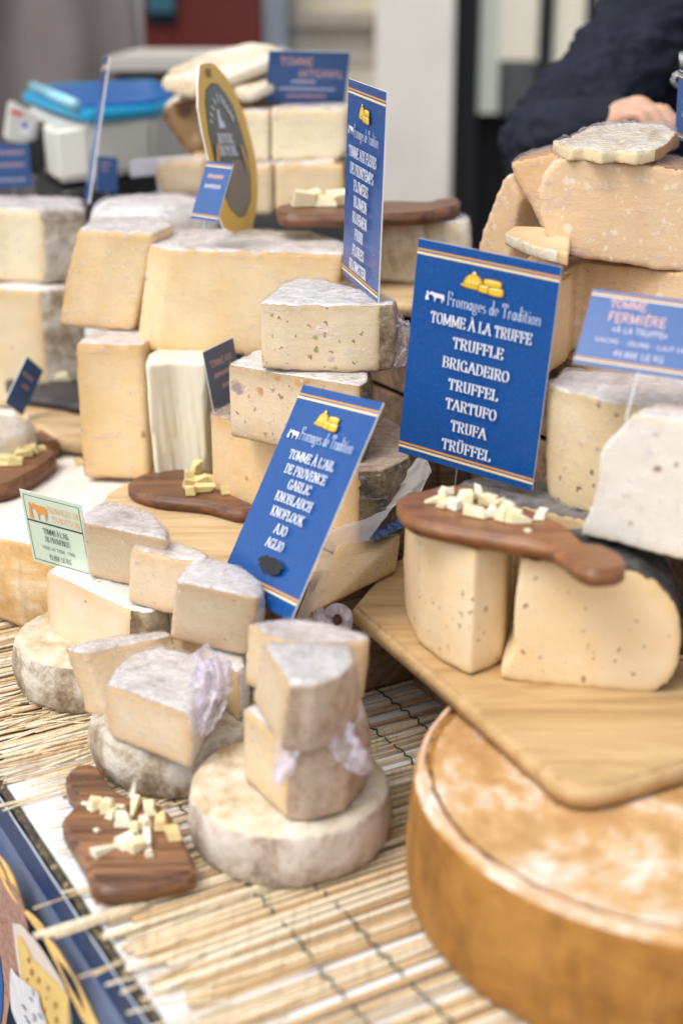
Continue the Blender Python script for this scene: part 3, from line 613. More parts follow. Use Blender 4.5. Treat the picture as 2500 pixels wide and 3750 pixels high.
for p,q in zip([(766,440),(764,415),(768,388),(774,362),(786,345),(799,350),(811,366),(823,388),(833,406),(841,424)],[(772,452),(774,430),(778,405),(784,385),(792,378),(806,384),(818,398),(828,415),(838,430),(846,446)]):
    s.poly('arched_letter',[(p[0]-2,p[1]),(p[0]+3,p[1]-2),(q[0]+3,q[1]-2),(q[0]-1,q[1])],INKW,px=True)
u,v=s.uv(757,268); s.text('DE',u,v,.04,.13,INKB,'mono',.2)
s.poly('tear_strip',[(783,528),(797,528),(797,592),(785,590)],flat('peach_ink',(.62,.36,.15)),px=True); s.poly('tear_strip',[(870,530),(880,535),(900,600),(902,640),(890,600)],flat('peach_ink2',(.66,.36,.14)),px=True)
# ================================================================ setting
def quadmesh(name,pts,mat): bm=bmesh.new(); bm.faces.new([bm.verts.new(Vector(p)) for p in pts]); return bm2me(bm,name)
m=MT('paving'); v=m.n('TexBrick',Scale=2.2); v.inputs['Color1'].default_value=(.26,.24,.21,1); v.inputs['Color2'].default_value=(.20,.185,.165,1); v.inputs['Mortar'].default_value=(.10,.095,.085,1); m.nt.links.new(m.obj(),v.inputs['Vector'])
m.p(Base_Color=m.mix(.3,v.outputs[0],m.noise(6,5,.6,0,None,'Color'),'OVERLAY'),Roughness=.85)
tag(link('ground',quadmesh('ground',[(-40,-40,-.78),(40,-40,-.78),(40,60,-.78),(-40,60,-.78)],None),m.m),kind='structure')
# table
CLOTHW=simple('white_table_paper',(.86,.87,.90),.6,0,.03,14,.05)
BLK=simple('black_cloth',(.018,.018,.02),.85,0,.2,60)
bm=prism_bm([T(-.95,0,-.006),T(1.7,0,-.006),T(1.7,1.02,-.006),T(-.95,1.02,-.006)],[T(-.95,0,-.03),T(1.7,0,-.03),T(1.7,1.02,-.03),T(-.95,1.02,-.03)])
me=bm2me(bm); tb=link('stall_table',me,BLK,origin=(*T(.4,.5)[:2],-.78)); tag(tb,'long market stall table under the whole cheese display','table')
for s_,t_ in ((-.85,.08),(1.6,.08),(-.85,.94),(1.6,.94)):
    b=bmesh.new(); tube(b,[T(s_,t_,-.78),T(s_,t_,-.03)],.02,8); child('leg',bm2me(b),METAL,tb)
bm=prism_bm([T(s,t,-.0005) for s,t in ((-.94,.002),(.02,.002),(.05,.03),(.075,.10),(.06,.3),(-.02,.9),(-.94,.9))],[T(s,t,-.0045) for s,t in ((-.94,.002),(.02,.002),(.05,.03),(.075,.10),(.06,.3),(-.02,.9),(-.94,.9))])
o=link('table_paper',bm2me(bm),CLOTHW,origin=T(-.4,.4)); tag(o,'white sheet lying on the table beneath the loose straw mat','table paper')
# blue tablecloth hanging over the front
m=MT('blue_cloth'); wv=m.n('TexWave',Scale=330,Distortion=3); wv.bands_direction='Z'; m.nt.links.new(m.obj(),wv.inputs['Vector']); n2=m.noise(5,4,.6)
m.p(Base_Color=m.mix(m.math('MULTIPLY',wv.outputs['Fac'],.5),m.ramp(n2,[(.35,(.006,.045,.17)),(.65,(.010,.075,.26))]),(.02,.11,.33)),Roughness=.7,Sheen_Weight=.3); m.bump(wv.outputs['Fac'],.35,.001)
DN=-E2
def drape_pt(s,z): return T(s,-.006-.014*math.sin(s*11)*min(1,-z/.3)-.006*math.sin(s*31+z*9)*min(1,-z/.2),z)
bm=bmesh.new(); NS,NZ=150,40; g=[[bm.verts.new(Vector(drape_pt(-.95+2.65*i/NS,-.012-.74*j/NZ))) for j in range(NZ+1)] for i in range(NS+1)]
for i in range(NS):
    for j in range(NZ): bm.faces.new((g[i][j],g[i+1][j],g[i+1][j+1],g[i][j+1]))
me=bm2me(bm,'c',True); dr=link('tablecloth',me,m.m,origin=(*T(.3,-.01)[:2],-.76)); tag(dr,'blue printed cloth hanging down the front of the stall','tablecloth')
md=dr.modifiers.new('s','SOLIDIFY'); md.thickness=.0015
# frayed hem strip and dark gold trim along the table edge
HEM=flat('frayed_hem',(.42,.46,.55),.7); NAVY=simple('navy_vinyl',(.016,.045,.13),.35,0,.2,20)
bm=bmesh.new(); a=[];b=[]
for i in range(260):
    s=-.93+2.6*i/259; w=.0035*nz((s*30,0,0),1)+.002*nz((s*110,3,0),1)
    a.append(bm.verts.new(Vector(T(s,-.0085,-.004+w*.4)))); b.append(bm.verts.new(Vector(T(s,-.0105,-.034))))
for i in range(259): bm.faces.new((a[i],a[i+1],b[i+1],b[i]))
child('vinyl_border',bm2me(bm),NAVY,dr)
bm=bmesh.new(); tube(bm,[Vector(T(-.93+2.6*i/259,-.009,-.003+.4*(.0035*nz(((-.93+2.6*i/259)*30,0,0),1)+.002*nz(((-.93+2.6*i/259)*110,3,0),1)))) for i in range(260)],.0011,5); child('frayed_hem',bm2me(bm),HEM,dr)
m=MT('gold_black_trim'); nn=m.noise(150,4,.7); m.p(Base_Color=m.ramp(nn,[(.42,(.02,.018,.015)),(.56,(.10,.08,.045)),(.68,(.48,.34,.12))]),Roughness=.45); m.bump(nn,.6,.003)
bm=bmesh.new(); tube(bm,[Vector(T(-.93+2.6*i/200,-.003+.001*nz((i*.3,0,0),1),-.001)) for i in range(201)],.0038,7); child('edge_trim',bm2me(bm),m.m,dr)
# printed picture on the cloth
def DRP(u,v,off=.012): return onplane(u,v,T(0,-.006-off),E2)
def drpoly(name,px,mat,off):
    bm=bmesh.new(); bm.faces.new([bm.verts.new(Vector(DRP(u,v,off))) for u,v in px]); return child(name,bm2me(bm),mat,dr)
PWOOD=wood('printed_wood',(.50,.30,.24),(.36,.18,.13),(.12,.05,.035),R(80),2.,.6)
PR_Y=simple('printed_cheese_yellow',(.80,.55,.18),.5,0,.12,25); PR_R=simple('printed_cheese_rind',(.78,.66,.58),.5,0,.05,20); PR_B=simple('printed_blue_cheese',(.74,.72,.74),.5,0,.1,60); PR_H=flat('printed_cheese_hole',(.45,.24,.05)); PR_V=flat('printed_blue_vein',(.10,.14,.25))
OFF=.022
drpoly('printed_wood_board',[(-80,3150),(0,3205),(50,3240),(85,3310),(108,3420),(110,3600),(40,3640),(16,3800),(-80,3850)],PWOOD,OFF)
drpoly('printed_blue_field',[(-60,3460),(0,3500),(12,3600),(10,3700),(0,3760),(-60,3760)],flat('printed_sky_blue',(.01,.10,.35)),OFF+.001)
drpoly('printed_cheese',spline([(48,3395),(56,3382),(80,3388),(100,3410),(150,3470),(200,3550),(235,3610),(256,3680),(254,3790),(180,3830),(100,3750),(70,3560)],5),PR_R,OFF+.002)
drpoly('printed_cheese_face',[(60,3425),(78,3432),(100,3470),(118,3510),(180,3570),(253,3645),(252,3800),(170,3840),(110,3740),(85,3620)],PR_Y,OFF+.003)
for i,(x,y,rx,ry) in enumerate([(104,3515,5,11),(115,3560,6,14),(140,3590,5,12),(175,3618,4,9),(202,3680,6,14),(160,3700,6,12),(205,3735,6,13),(170,3655,3,6),(100,3586,4,8)]): drpoly('printed_hole',[(x+rx*math.cos(a*math.pi/6),y+ry*math.sin(a*math.pi/6)) for a in range(12)],PR_H,OFF+.004)
drpoly('printed_blue_cheese',spline([(40,3548),(60,3570),(110,3610),(140,3640),(150,3690),(175,3780),(100,3800),(50,3720),(38,3650)],5),PR_B,OFF+.005)
rr=random.Random(5)
for i in range(9):
    x,y=rr.uniform(80,145),rr.uniform(3620,3740); l=rr.uniform(8,22); drpoly('printed_vein',[(x,y),(x+l*.7,y+l),(x+l*.6,y+l+5),(x-3,y+4)],PR_V,OFF+.006)
# raffia string on the cloth
RAF=simple('raffia',(.66,.42,.14),.6,0,.2,60,.2)
for k in range(2):
    pts=[]; rad=[]
    for i in range(140):
        s=-.55+.75*i/139; z=-.047+(.005 if k else -.003)+.004*math.sin(s*26+k*2.2)+.0022*math.sin(s*63+k); pts.append(T(s,-.0255-.002*math.sin(s*40+k*2),z)); rad.append(.0021*(1+.5*math.sin(s*57+k*1.3)))
    bm=bmesh.new(); tube(bm,pts,rad,6); o=link('raffia_string',bm2me(bm,'r',True),RAF,origin=T(-.2,-.025,-.05)); tag(o,['upper twisted raffia strand strung along the blue cloth','lower raffia strand strung along the blue cloth'][1-k],'string','raffia strands on the cloth')
# reed mat
m=MT('reed'); tn=m.attr('tone'); st_=m.noise(1.,6,.7,.4,m.map(scale=(260,22,60),rot=(0,0,-math.atan2(E2[1],E2[0])+math.pi/2)))
m.p(Base_Color=m.mix(m.math('MULTIPLY',m.ramp(st_,[(.50,0.),(.72,1.)]),.55),m.ramp(tn,[(0,(.44,.28,.13)),(.3,(.64,.46,.25)),(.6,(.77,.62,.40)),(1,(.83,.74,.57))]),(.25,.13,.05)),Roughness=.48); m.bump(st_,.3,.001)
rd=random.Random(11); bm=bmesh.new(); tones=[]
def stalk(s,t0,t1,r,z,ds=0.,flatn=6,tone=None):
    tone=rd.random() if tone is None else tone; n=7; c0=rd.uniform(-.003,.003); n0=len(bm.verts); pts=[]
    for i in range(n):
        f=i/(n-1); pts.append(T(s+ds*f+c0*math.sin(f*3.1+c0*900),t0+(t1-t0)*f,z+.0012*math.sin(f*5+c0*2000)))
    tube(bm,pts,[r*(1+.12*math.sin(i*2.1+c0*999)) for i in range(n)],flatn); tones.extend([tone]*(len(bm.verts)-n0))
s=-.86
while s<.40:
    front=s<-.20
    r=rd.uniform(.0014,.0031) if front else rd.uniform(.0010,.0024)
    mid=-.20<=s<-.02
    if front:
        if rd.random()<.93: stalk(s,rd.uniform(.004,.03)-(.055 if rd.random()<.05 else 0),rd.uniform(.55,.64),r,r+.0008,rd.uniform(-.012,.012))
    elif mid:
        if rd.random()<.8: stalk(s,rd.uniform(.05,.16) if rd.random()<.65 else rd.uniform(.02,.05),rd.uniform(.45,.6),r,r+.0008,rd.uniform(-.02,.02))
    else: stalk(s,rd.uniform(-.02,.015),rd.uniform(.4,.6),r,r+.0008,rd.uniform(-.01,.01))
    s+=r*2+ (abs(rd.gauss(.0009,.0016)) if front else abs(rd.gauss(.0016,.0025)))
for k in range(120):
    s=rd.uniform(-.16,.16); t0=rd.uniform(.0,.12); stalk(s,t0,t0+rd.uniform(.05,.22),rd.uniform(.0005,.0016),rd.uniform(.0035,.006),rd.uniform(-.025,.025),5,rd.uniform(.3,1))
for k in range(46):
    s=rd.uniform(-.62,-.2); t0=rd.uniform(-.045,.05); stalk(s,t0,t0+rd.uniform(.05,.16),rd.uniform(.0005,.0014),.0075,rd.uniform(-.02,.02),5,rd.uniform(.3,1))
for (s,t0,t1,r,tn_) in ((-.262,-.052,.3,.0026,.8),(-.268,-.045,.2,.0016,.7),(-.290,-.006,.3,.0027,.75),(-.062,-.028,.06,.0011,.7),(-.069,-.018,.06,.0011,.7),(-.06,-.02,.05,.0008,.6),(-.335,-.004,.3,.0026,.85),(-.222,-.002,.25,.0022,.7)): stalk(s,t0,t1,r,.0072,.004,6,tn_)
me=bm2me(bm,'reeds',True); put_attr(me,'tone',np.array(tones)); mat_=link('reed_mat',me,m.m,origin=T(-.2,.3)); tag(mat_,'loose yellow reed mat spread across the front of the table','reed mat')
THR=flat('dark_green_thread',(.035,.05,.035),.7)
for tt,ss in ((.125,.0),(.175,.0),(.352,0.),(.40,0)):
    bm=bmesh.new(); tube(bm,[T(-.62+.75*i/220,tt+.003*nz((i*.07,tt*50,0),1)+.0018*math.sin(i*1.3),.0058+.0012*math.sin(i*1.1)) for i in range(221)],.0009,5); child('binding_thread',bm2me(bm),THR,mat_)
# risers and crates under the display
CREAM=simple('cream_riser_cloth',(.82,.79,.74),.75,0,.04,18,.12)
def block(name,label,cat,poly,z0,z1,mat,bev=.004,group=None):
    bm=prism_bm([T(*p,z1) for p in poly],[T(*p,z0) for p in poly]); bmesh.ops.recalc_face_normals(bm,faces=bm.faces[:]); bmesh.ops.bevel(bm,geom=bm.edges[:],offset=bev,segments=3,affect='EDGES')
    me=bm2me(bm,name); o=link(name,me,mat,origin=base_of(me)); return tag(o,label,cat,group)
block('display_riser','low step under the middle stack, coloured dark for shade',"display riser",[(.165,.335),(-.03,.335),(-.03,.578),(.165,.578)],.006,.12,W_CRATE,.004)  # dark wood puts the shade below the oak board into its colour
block('display_riser','long low step covered in cream cloth under the pale blocks at the left',"display riser",[(1.6,.20),(.685,.20),(.685,.60),(1.6,.60)],.006,.12,CREAM,.006)
block('back_counter','raised back counter draped in black cloth under the scale','counter',[(1.6,.605),(.145,.66),(.145,.93),(1.6,.93)],.006,.328,BLK,.006)
def crate(name,label,s0,s1,t0,t1,z0,z1):
    b=bmesh.new(); c=T((s0+s1)/2,(t0+t1)/2,z0); rot=math.atan2(E1[1],E1[0]); ls,lt,h=abs(s1-s0),abs(t1-t0),z1-z0
    box_bm(c,ls-.02,lt-.02,.012,rot,b)
    o=None; me=bm2me(b,name); o=link(name,me,W_CRATE,origin=(c[0],c[1],z0)); tag(o,label,'crate','dark crates under the cheese')
    n=max(2,int(h/.055)); 
    for k in range(n):
        zz=z0+h*k/n+.003; hh=h/n-.007
        for sx,st,l,w,rt in (((s0+s1)/2,t0,ls,.01,0),((s0+s1)/2,t1,ls,.01,0),(s0,(t0+t1)/2,.01,lt-.012,0),(s1,(t0+t1)/2,.01,lt-.012,0)):
            b=bmesh.new(); box_bm(T(sx,st,zz),l,w,hh,rot,b,.0015); child('slat',bm2me(b),W_CRATE,o)
    for sx in (s0+.012,s1-.012):
        for tx in (t0+.014,t1-.014): b=bmesh.new(); box_bm(T(sx,tx,z0+.013),.016,.016,h-.014,rot,b); child('corner_post',bm2me(b),W_CRATE,o)
    b=bmesh.new(); box_bm(T((s0+s1)/2,(t0+t1)/2,z1),ls+.004,lt+.004,.008,rot,b,.001); child('lid',bm2me(b),W_CRATE,o)
    return o
crate('wooden_crate','dark wooden crate behind the blue truffle sign, carrying the hard cheeses',-.52,.125,.625,.92,.006,.305)
crate('wooden_crate','narrow brown crate standing behind the herb cheese stack',.15,.46,.585,.640,.006,.306)
crate('wooden_crate','low dark crate hidden under the right oak board',-.215,-.045,.44,.60,.006,.110)
# ================================================================ front group of tommes
wheel('round_tomme','whole pale tomme wheel at the left, crusty white and grey, on the straw',(-.262,1.378,.006),.086,.060,'pale','cream',.013,.003,.0045)
wheel('round_tomme','whole tomme wheel half hidden behind the brown board with cubes, cut wedge on top',(-.153,1.216,.006),.085,.054,'pale','pale',.011,.003,.004)
wheel('round_tomme','foremost whole tomme wheel, white on top, carrying the tall wrapped stack',(-.045,1.079,.006),.0865,.054,'dove','cream',.010,.002,.0035)
bw=wheel('round_cheese','huge tan cheese wheel at the lower right with waxy brown side',(.279,.991,.006),.222,.112,'wax','wheel',.010,.004,.0036,260,lip=.0010)
b=bmesh.new(); tube(b,[(.2150*math.cos(2*math.pi*k/160),.2145*math.sin(2*math.pi*k/160),.1115+.0014*nz((k*.2,0,0),1)) for k in range(161)],[.0027+.0014*nz((k*.31,5,0),1) for k in range(161)],8,False); me=bm2me(b,'rim',True); link('pale_rim',me,simple('pale_rind_rim',(.74,.50,.33),.6,0,.12,60,.2),parent=bw)
G='wrapped tomme wedges'
zb=.060
p=Z(683,2820,zb); zt=zat(p,2612)
cheese('tomme_wedge','wedge with bunched purple film on the wheel behind the brown cube board',[(393,2503),(540,2556),(687,2610),(725,2545),(760,2470),(760,2425),(700,2395),(594,2362),(491,2391),(430,2440)],zt,zb,'tomme','lilac','ash',(2,3,4,5,6,7,8,9),.005,film=FILM_TOP,group=G,cat='cheese wedge',fillamp=.0022)
zt=.122
cheese('tomme_wedge','thin wedge leaning between the pale left wheel and the purple-wrapped wedge',[(313,2396),(470,2360),(628,2322),(640,2335),(604,2306),(440,2325),(232,2373)],zt,.055,'garlic','lilac','lilac',(4,5),.003,film=FILM_TOP,bot=(0,(395,2640)),group=G)
p=Z(478,2395,.058); 
cheese('tomme_wedge','broad cut half tomme resting on the pale left wheel under the green card',[(170,2088),(320,2160),(478,2232),(540,2243),(608,2222),(590,2150),(480,2090),(350,2052),(240,2050)],.135,.060,'tomme','brown','ash',(2,3,4,5,6,7,8),.006,film=None,group=G,amp=.002,rimw=.008)
cheese('tomme_wedge','wrapped wedge right behind the green price card, film bunched on top',[(300,1912),(460,1945),(612,1977),(616,1940),(560,1882),(470,1852),(390,1836),(318,1868)],.212,.137,'garlic','lilac','lilac',(3,4,5,6),.004,film=FILM_TOP,bot=(0,(325,2108)),group=G,fillamp=.0018)
cheese('tomme_wedge','middle wedge with tight film between the green card and the domed wedge',[(479,2006),(620,2042),(755,2055),(768,2030),(690,1996),(580,1968),(510,1970)],.197,.137,'tomme','lilac','lilac',(3,4,5),.004,film=FILM_TIGHT,bot=(0,(467,2206)),group=G)
cheese('tomme_wedge','domed grey-topped wedge in front of the blue garlic sign',[(645,2129),(790,2158),(945,2188),(968,2168),(960,2132),(880,2075),(771,2040),(705,2056),(662,2100)],.196,.116,'tomme','ash','ash',(2,3,4,5,6,7),.005,film=FILM_TOP,bot=(0,(622,2343)),group=G,fillamp=.0008)
cheese('tomme_wedge','cut wedge lying beneath the domed grey wedge, mostly hidden',[(600,2290),(740,2372),(868,2462),(900,2440),(888,2385),(780,2320),(690,2270)],.112,.060,'garlic','ash','ash',(2,3,4,5),.004,group=G)
# tall wrapped stack on the foremost wheel
cheese('tomme_wedge','lowest wedge of the tall wrapped stack, brown rind facing the camera',[(1053,2732),(1130,2738),(1265,2705),(1345,2610),(1300,2500),(1150,2480),(889,2590)],.131,.062,'garlic','hazel','lilac',(0,1,2,3),.004,film=FILM,bot=(0,(1053,3006)),group=G)
cheese('tomme_wedge','middle wedge of the tall stack with draped purple film, pale cut side',[(1062,2503),(1150,2508),(1247,2474),(1298,2420),(1283,2366),(1125,2345),(967,2354)],.200,.132,'garlic','hazel','ash',(0,1,2,3),.004,film=FILM_TOP,smooth=2,scale_bot=1.2,bot=(0,(1048,2735)),group=G,fillamp=.002)
cheese('tomme_wedge','rearmost wedge of the tall stack, touching the oak board',[(903,2281),(1010,2338),(1156,2352),(1340,2345),(1356,2325),(1216,2283),(1095,2266),(970,2268)],.188,.128,'garlic','lilac','lilac',(4,5,6),.003,film=FILM_TOP,bot=(0,(890,2500)),group=G)
# bunched film tails
def tuft(parent,px,width,name='film_tail',seed=1,fold=2,mat=None,crump=1.):
    """gathered strip of cling film through photo points"""
    P=[D(u,v,w) for u,v,w in px]; n=44; m=26; bm=bmesh.new(); g=[]
    for i in range(n+1):
        f=i/n*(len(P)-1); k=min(int(f),len(P)-2); c=P[k]+(P[k+1]-P[k])*(f-k); d=P[k+1]-P[k]; d=d/np.linalg.norm(d); sd=np.cross(d,FW); sd/=np.linalg.norm(sd); row=[]
        wd=width*(.35+.65*math.sin(math.pi*min(1,max(.06,i/n)))**.7)*(1+.25*nz((i*.12,seed,0),2))
        for j in range(m+1):
            q=j/m-.5; ph=q*fold*6.28+i*.07+1.2*nz((q*3,i*.06,seed+4),2)
            x=c+sd*(q*wd)+FW*((.0045*math.sin(ph)+.004*nz((q*4,i*.09,seed),2)+.02*q*q)*crump)+UP*(.002*nz((q*5,i*.12,seed+9),2))
            row.append(bm.verts.new(Vector(x)))
        g.append(row)
    for i in range(n):
        for j in range(m): bm.faces.new((g[i][j],g[i+1][j],g[i+1][j+1],g[i][j+1]))
    return child(name,bm2me(bm,name,True),mat or TUFT,parent)
O=bpy.data.objects
def byl(t): return next(o for o in O if o.get('label','').startswith(t))
w5=byl('wedge with bunched'); tuft(w5,[(725,2380,1.275),(775,2460,1.262),(765,2560,1.255),(735,2690,1.245)],.034,seed=2,fold=2.5); tuft(w5,[(770,2400,1.275),(806,2470,1.268),(785,2560,1.262)],.026,seed=5,fold=2)
w14=byl('middle wedge of the tall'); tuft(w14,[(1078,2500,1.165),(1076,2600,1.150),(1066,2700,1.138),(1045,2790,1.128),(1015,2870,1.122)],.020,seed=3,fold=1,crump=.6); tuft(w14,[(1190,2480,1.165),(1215,2600,1.150),(1250,2720,1.140),(1300,2780,1.142),(1352,2828,1.152)],.024,seed=4,fold=1.4,crump=.7)
w13=byl('rearmost wedge')
b=bmesh.new(); pts=[]
for k in range(26): a=k/25*2*math.pi*1.35+2.6; pts.append(D(1235+38*math.cos(a)*1.0-(0 if k<18 else (k-18)*9),2270+42*math.sin(a)+(0 if k<18 else (k-18)*2),1.36-.0006*k))
tube(b,pts,[.0055+.0018*nz((k*.5,1,0),2) for k in range(26)],8); child('film_knot',bm2me(b,'k',True),TUFT,w13)
# brown cube board in front
ob=board('cutting_board','dark olive-wood paddle board with cheese cubes on the straw in front',[(292-50,2841),(274,2800),(332,2793),(373,2812),(398,2862),(464,2908),(564,2928),(622,2974),(663,3057),(713,3156),(705,3190),(580,3223),(415,3247),(340,3227),(307,3148),(249,3049),(228,2999),(274,2941),(278,2907),(249,2883)],.029,.021,W_OLIVE,bev=.004)
def cube(name,label,u,v,z,sx,sy,sz,rot,mat,group,tilt=0,cat='cheese cube',kind='cube'):
    bm=bmesh.new()
    if kind=='sliver':
        pr=[(-sx/2,-sy*.15,0),(sx/2,-sy/2,0),(sx/2,sy/2,0),(-sx/2,sy*.15,0)]; b=[bm.verts.new(p) for p in pr]; t=[bm.verts.new((p[0]*.97,p[1]*.8,sz*(.35 if p[0]<0 else 1))) for p in pr]
    else:
        pr=[(-sx/2,-sy/2,0),(sx/2,-sy/2,0),(sx/2,sy/2,0),(-sx/2,sy/2,0)]; rd=random.Random(u*7+v); b=[bm.verts.new((p[0]*rd.uniform(.8,1.1),p[1]*rd.uniform(.8,1.1),0)) for p in pr]; ox,oy=rd.uniform(-.18,.18)*sx,rd.uniform(-.18,.18)*sy; t=[bm.verts.new((p[0]*rd.uniform(.45,1.05)+ox,p[1]*rd.uniform(.45,1.05)+oy,sz*rd.uniform(.55,1.2))) for p in pr]
    bm.faces.new(t); bm.faces.new(b[::-1])
    for i in range(4): bm.faces.new((t[i],b[i],b[(i+1)%4],t[(i+1)%4]))
    bmesh.ops.recalc_face_normals(bm,faces=bm.faces[:]); bmesh.ops.bevel(bm,geom=bm.edges[:],offset=min(sx,sy,sz)*.07,segments=1,affect='EDGES')
    for vv in bm.verts: vv.co+=Vector((nz(vv.co+Vector((u,v,0)),120,2),nz(vv.co+Vector((v,u,3)),120,2),0))*.0008
    me=bm2me(bm,name,False); o=link(name,me,mat); o.location=Vector(Z(u,v,z)); o.rotation_euler=(tilt,tilt*.6,rot); return tag(o,label,cat,group)
CUBE=simple('pale_cheese',(.83,.72,.47),.5,0,.07,60,.15,Subsurface_Weight=.15); CUBEO=simple('rind_edged_cheese',(.74,.55,.26),.5,0,.15,90,.2); CUBEW=simple('white_cheese',(.85,.80,.62),.5,0,.05,70,.15)
GC='cheese cubes on the front olive board'; rd=random.Random(4)
zc=.0292
FR=[('sliver',375,2960,.046,.012,.007,-.35,CUBEW,'long white sliver lying across the pile on the front olive board'),('cube',352,2960,.016,.012,.012,.4,CUBE,None),('cube',392,2972,.016,.014,.014,.9,CUBE,None),('cube',410,2990,.013,.012,.013,.2,CUBE,None),('sliver',492,2968,.026,.012,.011,.35,CUBE,'wedge-shaped piece beside the sliver on the front olive board'),('cube',556,2978,.013,.013,.012,.2,CUBE,None),('cube',452,3020,.017,.013,.012,-.3,CUBEW,None),('cube',498,3040,.012,.011,.011,.6,CUBE,None),('cube',533,3028,.012,.011,.012,.1,CUBEW,None),('cube',588,3030,.017,.015,.015,.4,CUBEO,None),('cube',640,3070,.015,.015,.014,.2,CUBEO,'orange-rimmed cube at the right edge of the front olive board'),('cube',470,3095,.02,.016,.010,.5,CUBEW,None),('cube',500,3110,.017,.016,.014,.2,CUBE,None),('cube',535,3085,.022,.011,.012,.8,CUBEW,None),('sliver',385,3120,.026,.012,.009,2.7,CUBEW,'lone white stick left of the pile on the front olive board'),('cube',548,3135,.008,.007,.007,.3,CUBEW,'tiny crumb below the pile on the front olive board'),('cube',357,3045,.006,.006,.004,.3,CUBEW,'tiny crumb left of the pile on the front olive board')]
for i,(kd,u,v,sx,sy,sz,ro,mt,lb) in enumerate(FR): cube('cheese_cube',lb or 'pale cheese cube in the pile on the front olive board',u,v,zc,sx*.92,sy*.86,sz*.88,ro+.3*(i%5),mt,GC,0.,kind=kd)
# small upright shard behind the pile
bm=bmesh.new(); a=[bm.verts.new(Vector(D(u,v,w))) for u,v,w in ((470,2918,1.166),(494,2920,1.168),(496,2850,1.18),(484,2918,1.180))]; [bm.faces.new(f) for f in ((a[0],a[1],a[2]),(a[1],a[3],a[2]),(a[3],a[0],a[2]),(a[0],a[3],a[1]))]
tag(link('cheese_shard',bm2me(bm),CUBEW,origin=D(482,2918,1.17)),'pointed white shard standing upright at the back of the front olive board','cheese shard')
# ================================================================ right side: oak board and peppered wheels
zB=.142
board('serving_board','big oiled oak board under the peppered half wheels, resting on the huge wheel',[(1290,2218),(1700,2565),(2030,2852),(2090,2878),(2170,2884),(2290,2860),(2620,2755),(2640,2600),(2300,2160),(1700,1950),(1420,2060)],zB,.021,W_LIGHT,n=0,bev=.0045)
p1=Z(1720,2482,zB); ztw=zat(p1,2010); ztw=min(max(ztw,.24),.262)
cheese('peppered_half_wheel','peppered quarter wheel under the left end of the reddish board',[(1720,2482),(1838,2432),(1870,2330),(1760,2215),(1600,2190),(1490,2262),(1530,2360),(1620,2432)],ztw,zB,'pepper','black','black',(3,4,),.012,at='bot',cat='half wheel',group='peppered half wheels',smooth=5,rimw=.006)
p0=Z(1830,2494,zB); p2=Z(2440,2542,zB); dx=(p2-p0)[:2]; dx/=np.linalg.norm(dx); nf=np.array([dx[1],-dx[0],0]); 
slab('peppered_half_wheel','peppered half wheel with ragged left edge under the reddish board handle',[(1905,2040),(2060,2055),(2200,2068),(2310,2085),(2400,2125),(2462,2190),(2494,2270),(2500,2360),(2488,2440),(2450,2500),(2410,2540),(2350,2545),(2180,2533),(2000,2518),(1832,2496),(1830,2450),(1862,2405),(1882,2360),(1878,2290),(1886,2180)],p0+nf*0,nf,-nf*.085,'pepper','black','black',(9,10,11,12,13),0,tope=(0,1,2,3,4,5,6,7,8),smooth=5,cat='half wheel',group='peppered half wheels',rimw=.006)
zr=ztw+.0005
board('cutting_board','reddish paddle board with crumbs lying over the two peppered half wheels',[(1453,1838),(1475,1812),(1575,1788),(1660,1775),(1760,1785),(1891,1843),(2003,1890),(2073,1922),(2108,1955),(2140,1985),(2207,1995),(2277,2030),(2289,2058),(2272,2080),(2172,2088),(2101,2061),(2031,2008),(1961,1984),(1850,1966),(1645,1931),(1505,1896)],zr+.016,.0155,W_CHERRY)
GC='crumbs on the reddish board'; zc=zr+.0165
for i,(u,v,sx,sy,sz,ro) in enumerate([(1635,1808,.013,.01,.008,.3),(1590,1840,.018,.010,.009,-.4),(1630,1852,.019,.012,.009,-.5),(1662,1862,.014,.012,.010,.2),(1700,1842,.015,.014,.014,.5),(1725,1828,.014,.012,.013,.1),(1755,1812,.012,.010,.011,.4),(1790,1850,.018,.014,.014,.8),(1745,1890,.020,.012,.012,.1),(1785,1893,.013,.012,.012,.5),(1840,1900,.015,.013,.014,.2),(1880,1905,.018,.014,.012,-.2),(1865,1868,.013,.011,.012,.6),(1910,1915,.016,.014,.013,.1),(1820,1860,.012,.012,.012,.3),(1975,1895,.014,.012,.008,.2),(1930,1945,.007,.006,.003,.2)]):
    lb={0:'single crumb at the back left rim of the reddish board',15:'single crumb right of the pile on the reddish board',16:'tiny flake near the front of the reddish board'}.get(i,'pale cheese crumb in the pile on the reddish board')
    cube('cheese_crumb',lb,u,v,zc,sx*1.05,sy*.85,sz*.8,ro+i*.7,CUBE if i%3 else CUBEW,GC,cat='cheese crumb',kind='sliver' if i%4==1 else 'cube')
zs=.258
cheese('peppered_half_wheel','dark-topped cut wheel under the blue truffle sign, behind the reddish board',[(1625,1800),(1850,1838),(2145,1905),(2260,1880),(2200,1800),(1980,1760),(1850,1745),(1720,1752)],zs,zB,'greypep','black','black',(2,3,4,5,6,7),.006,film=FILM_TOP,cat='half wheel',group='peppered half wheels',fillamp=.001)
cheese('peppered_half_wheel','tall wrapped peppered wheel piece with shiny top right of the blue truffle sign',[(2005,1408),(2060,1432),(2240,1472),(2520,1492),(2640,1470),(2600,1385),(2300,1358),(2060,1358)],.366,.258,'greypep','greypep'if 0 else 'tan','lilac',(3,4,5,6,7),.006,film=FILM_TOP,cat='half wheel',group='peppered half wheels',bot=(2,(2235,1905)),fillamp=.002,rimw=.006)
p0=Z(2122,1958,.262); p2=Z(2500,2052,.262); dx=(p2-p0)[:2]; dx/=np.linalg.norm(dx); nf=np.array([dx[1],-dx[0],0])
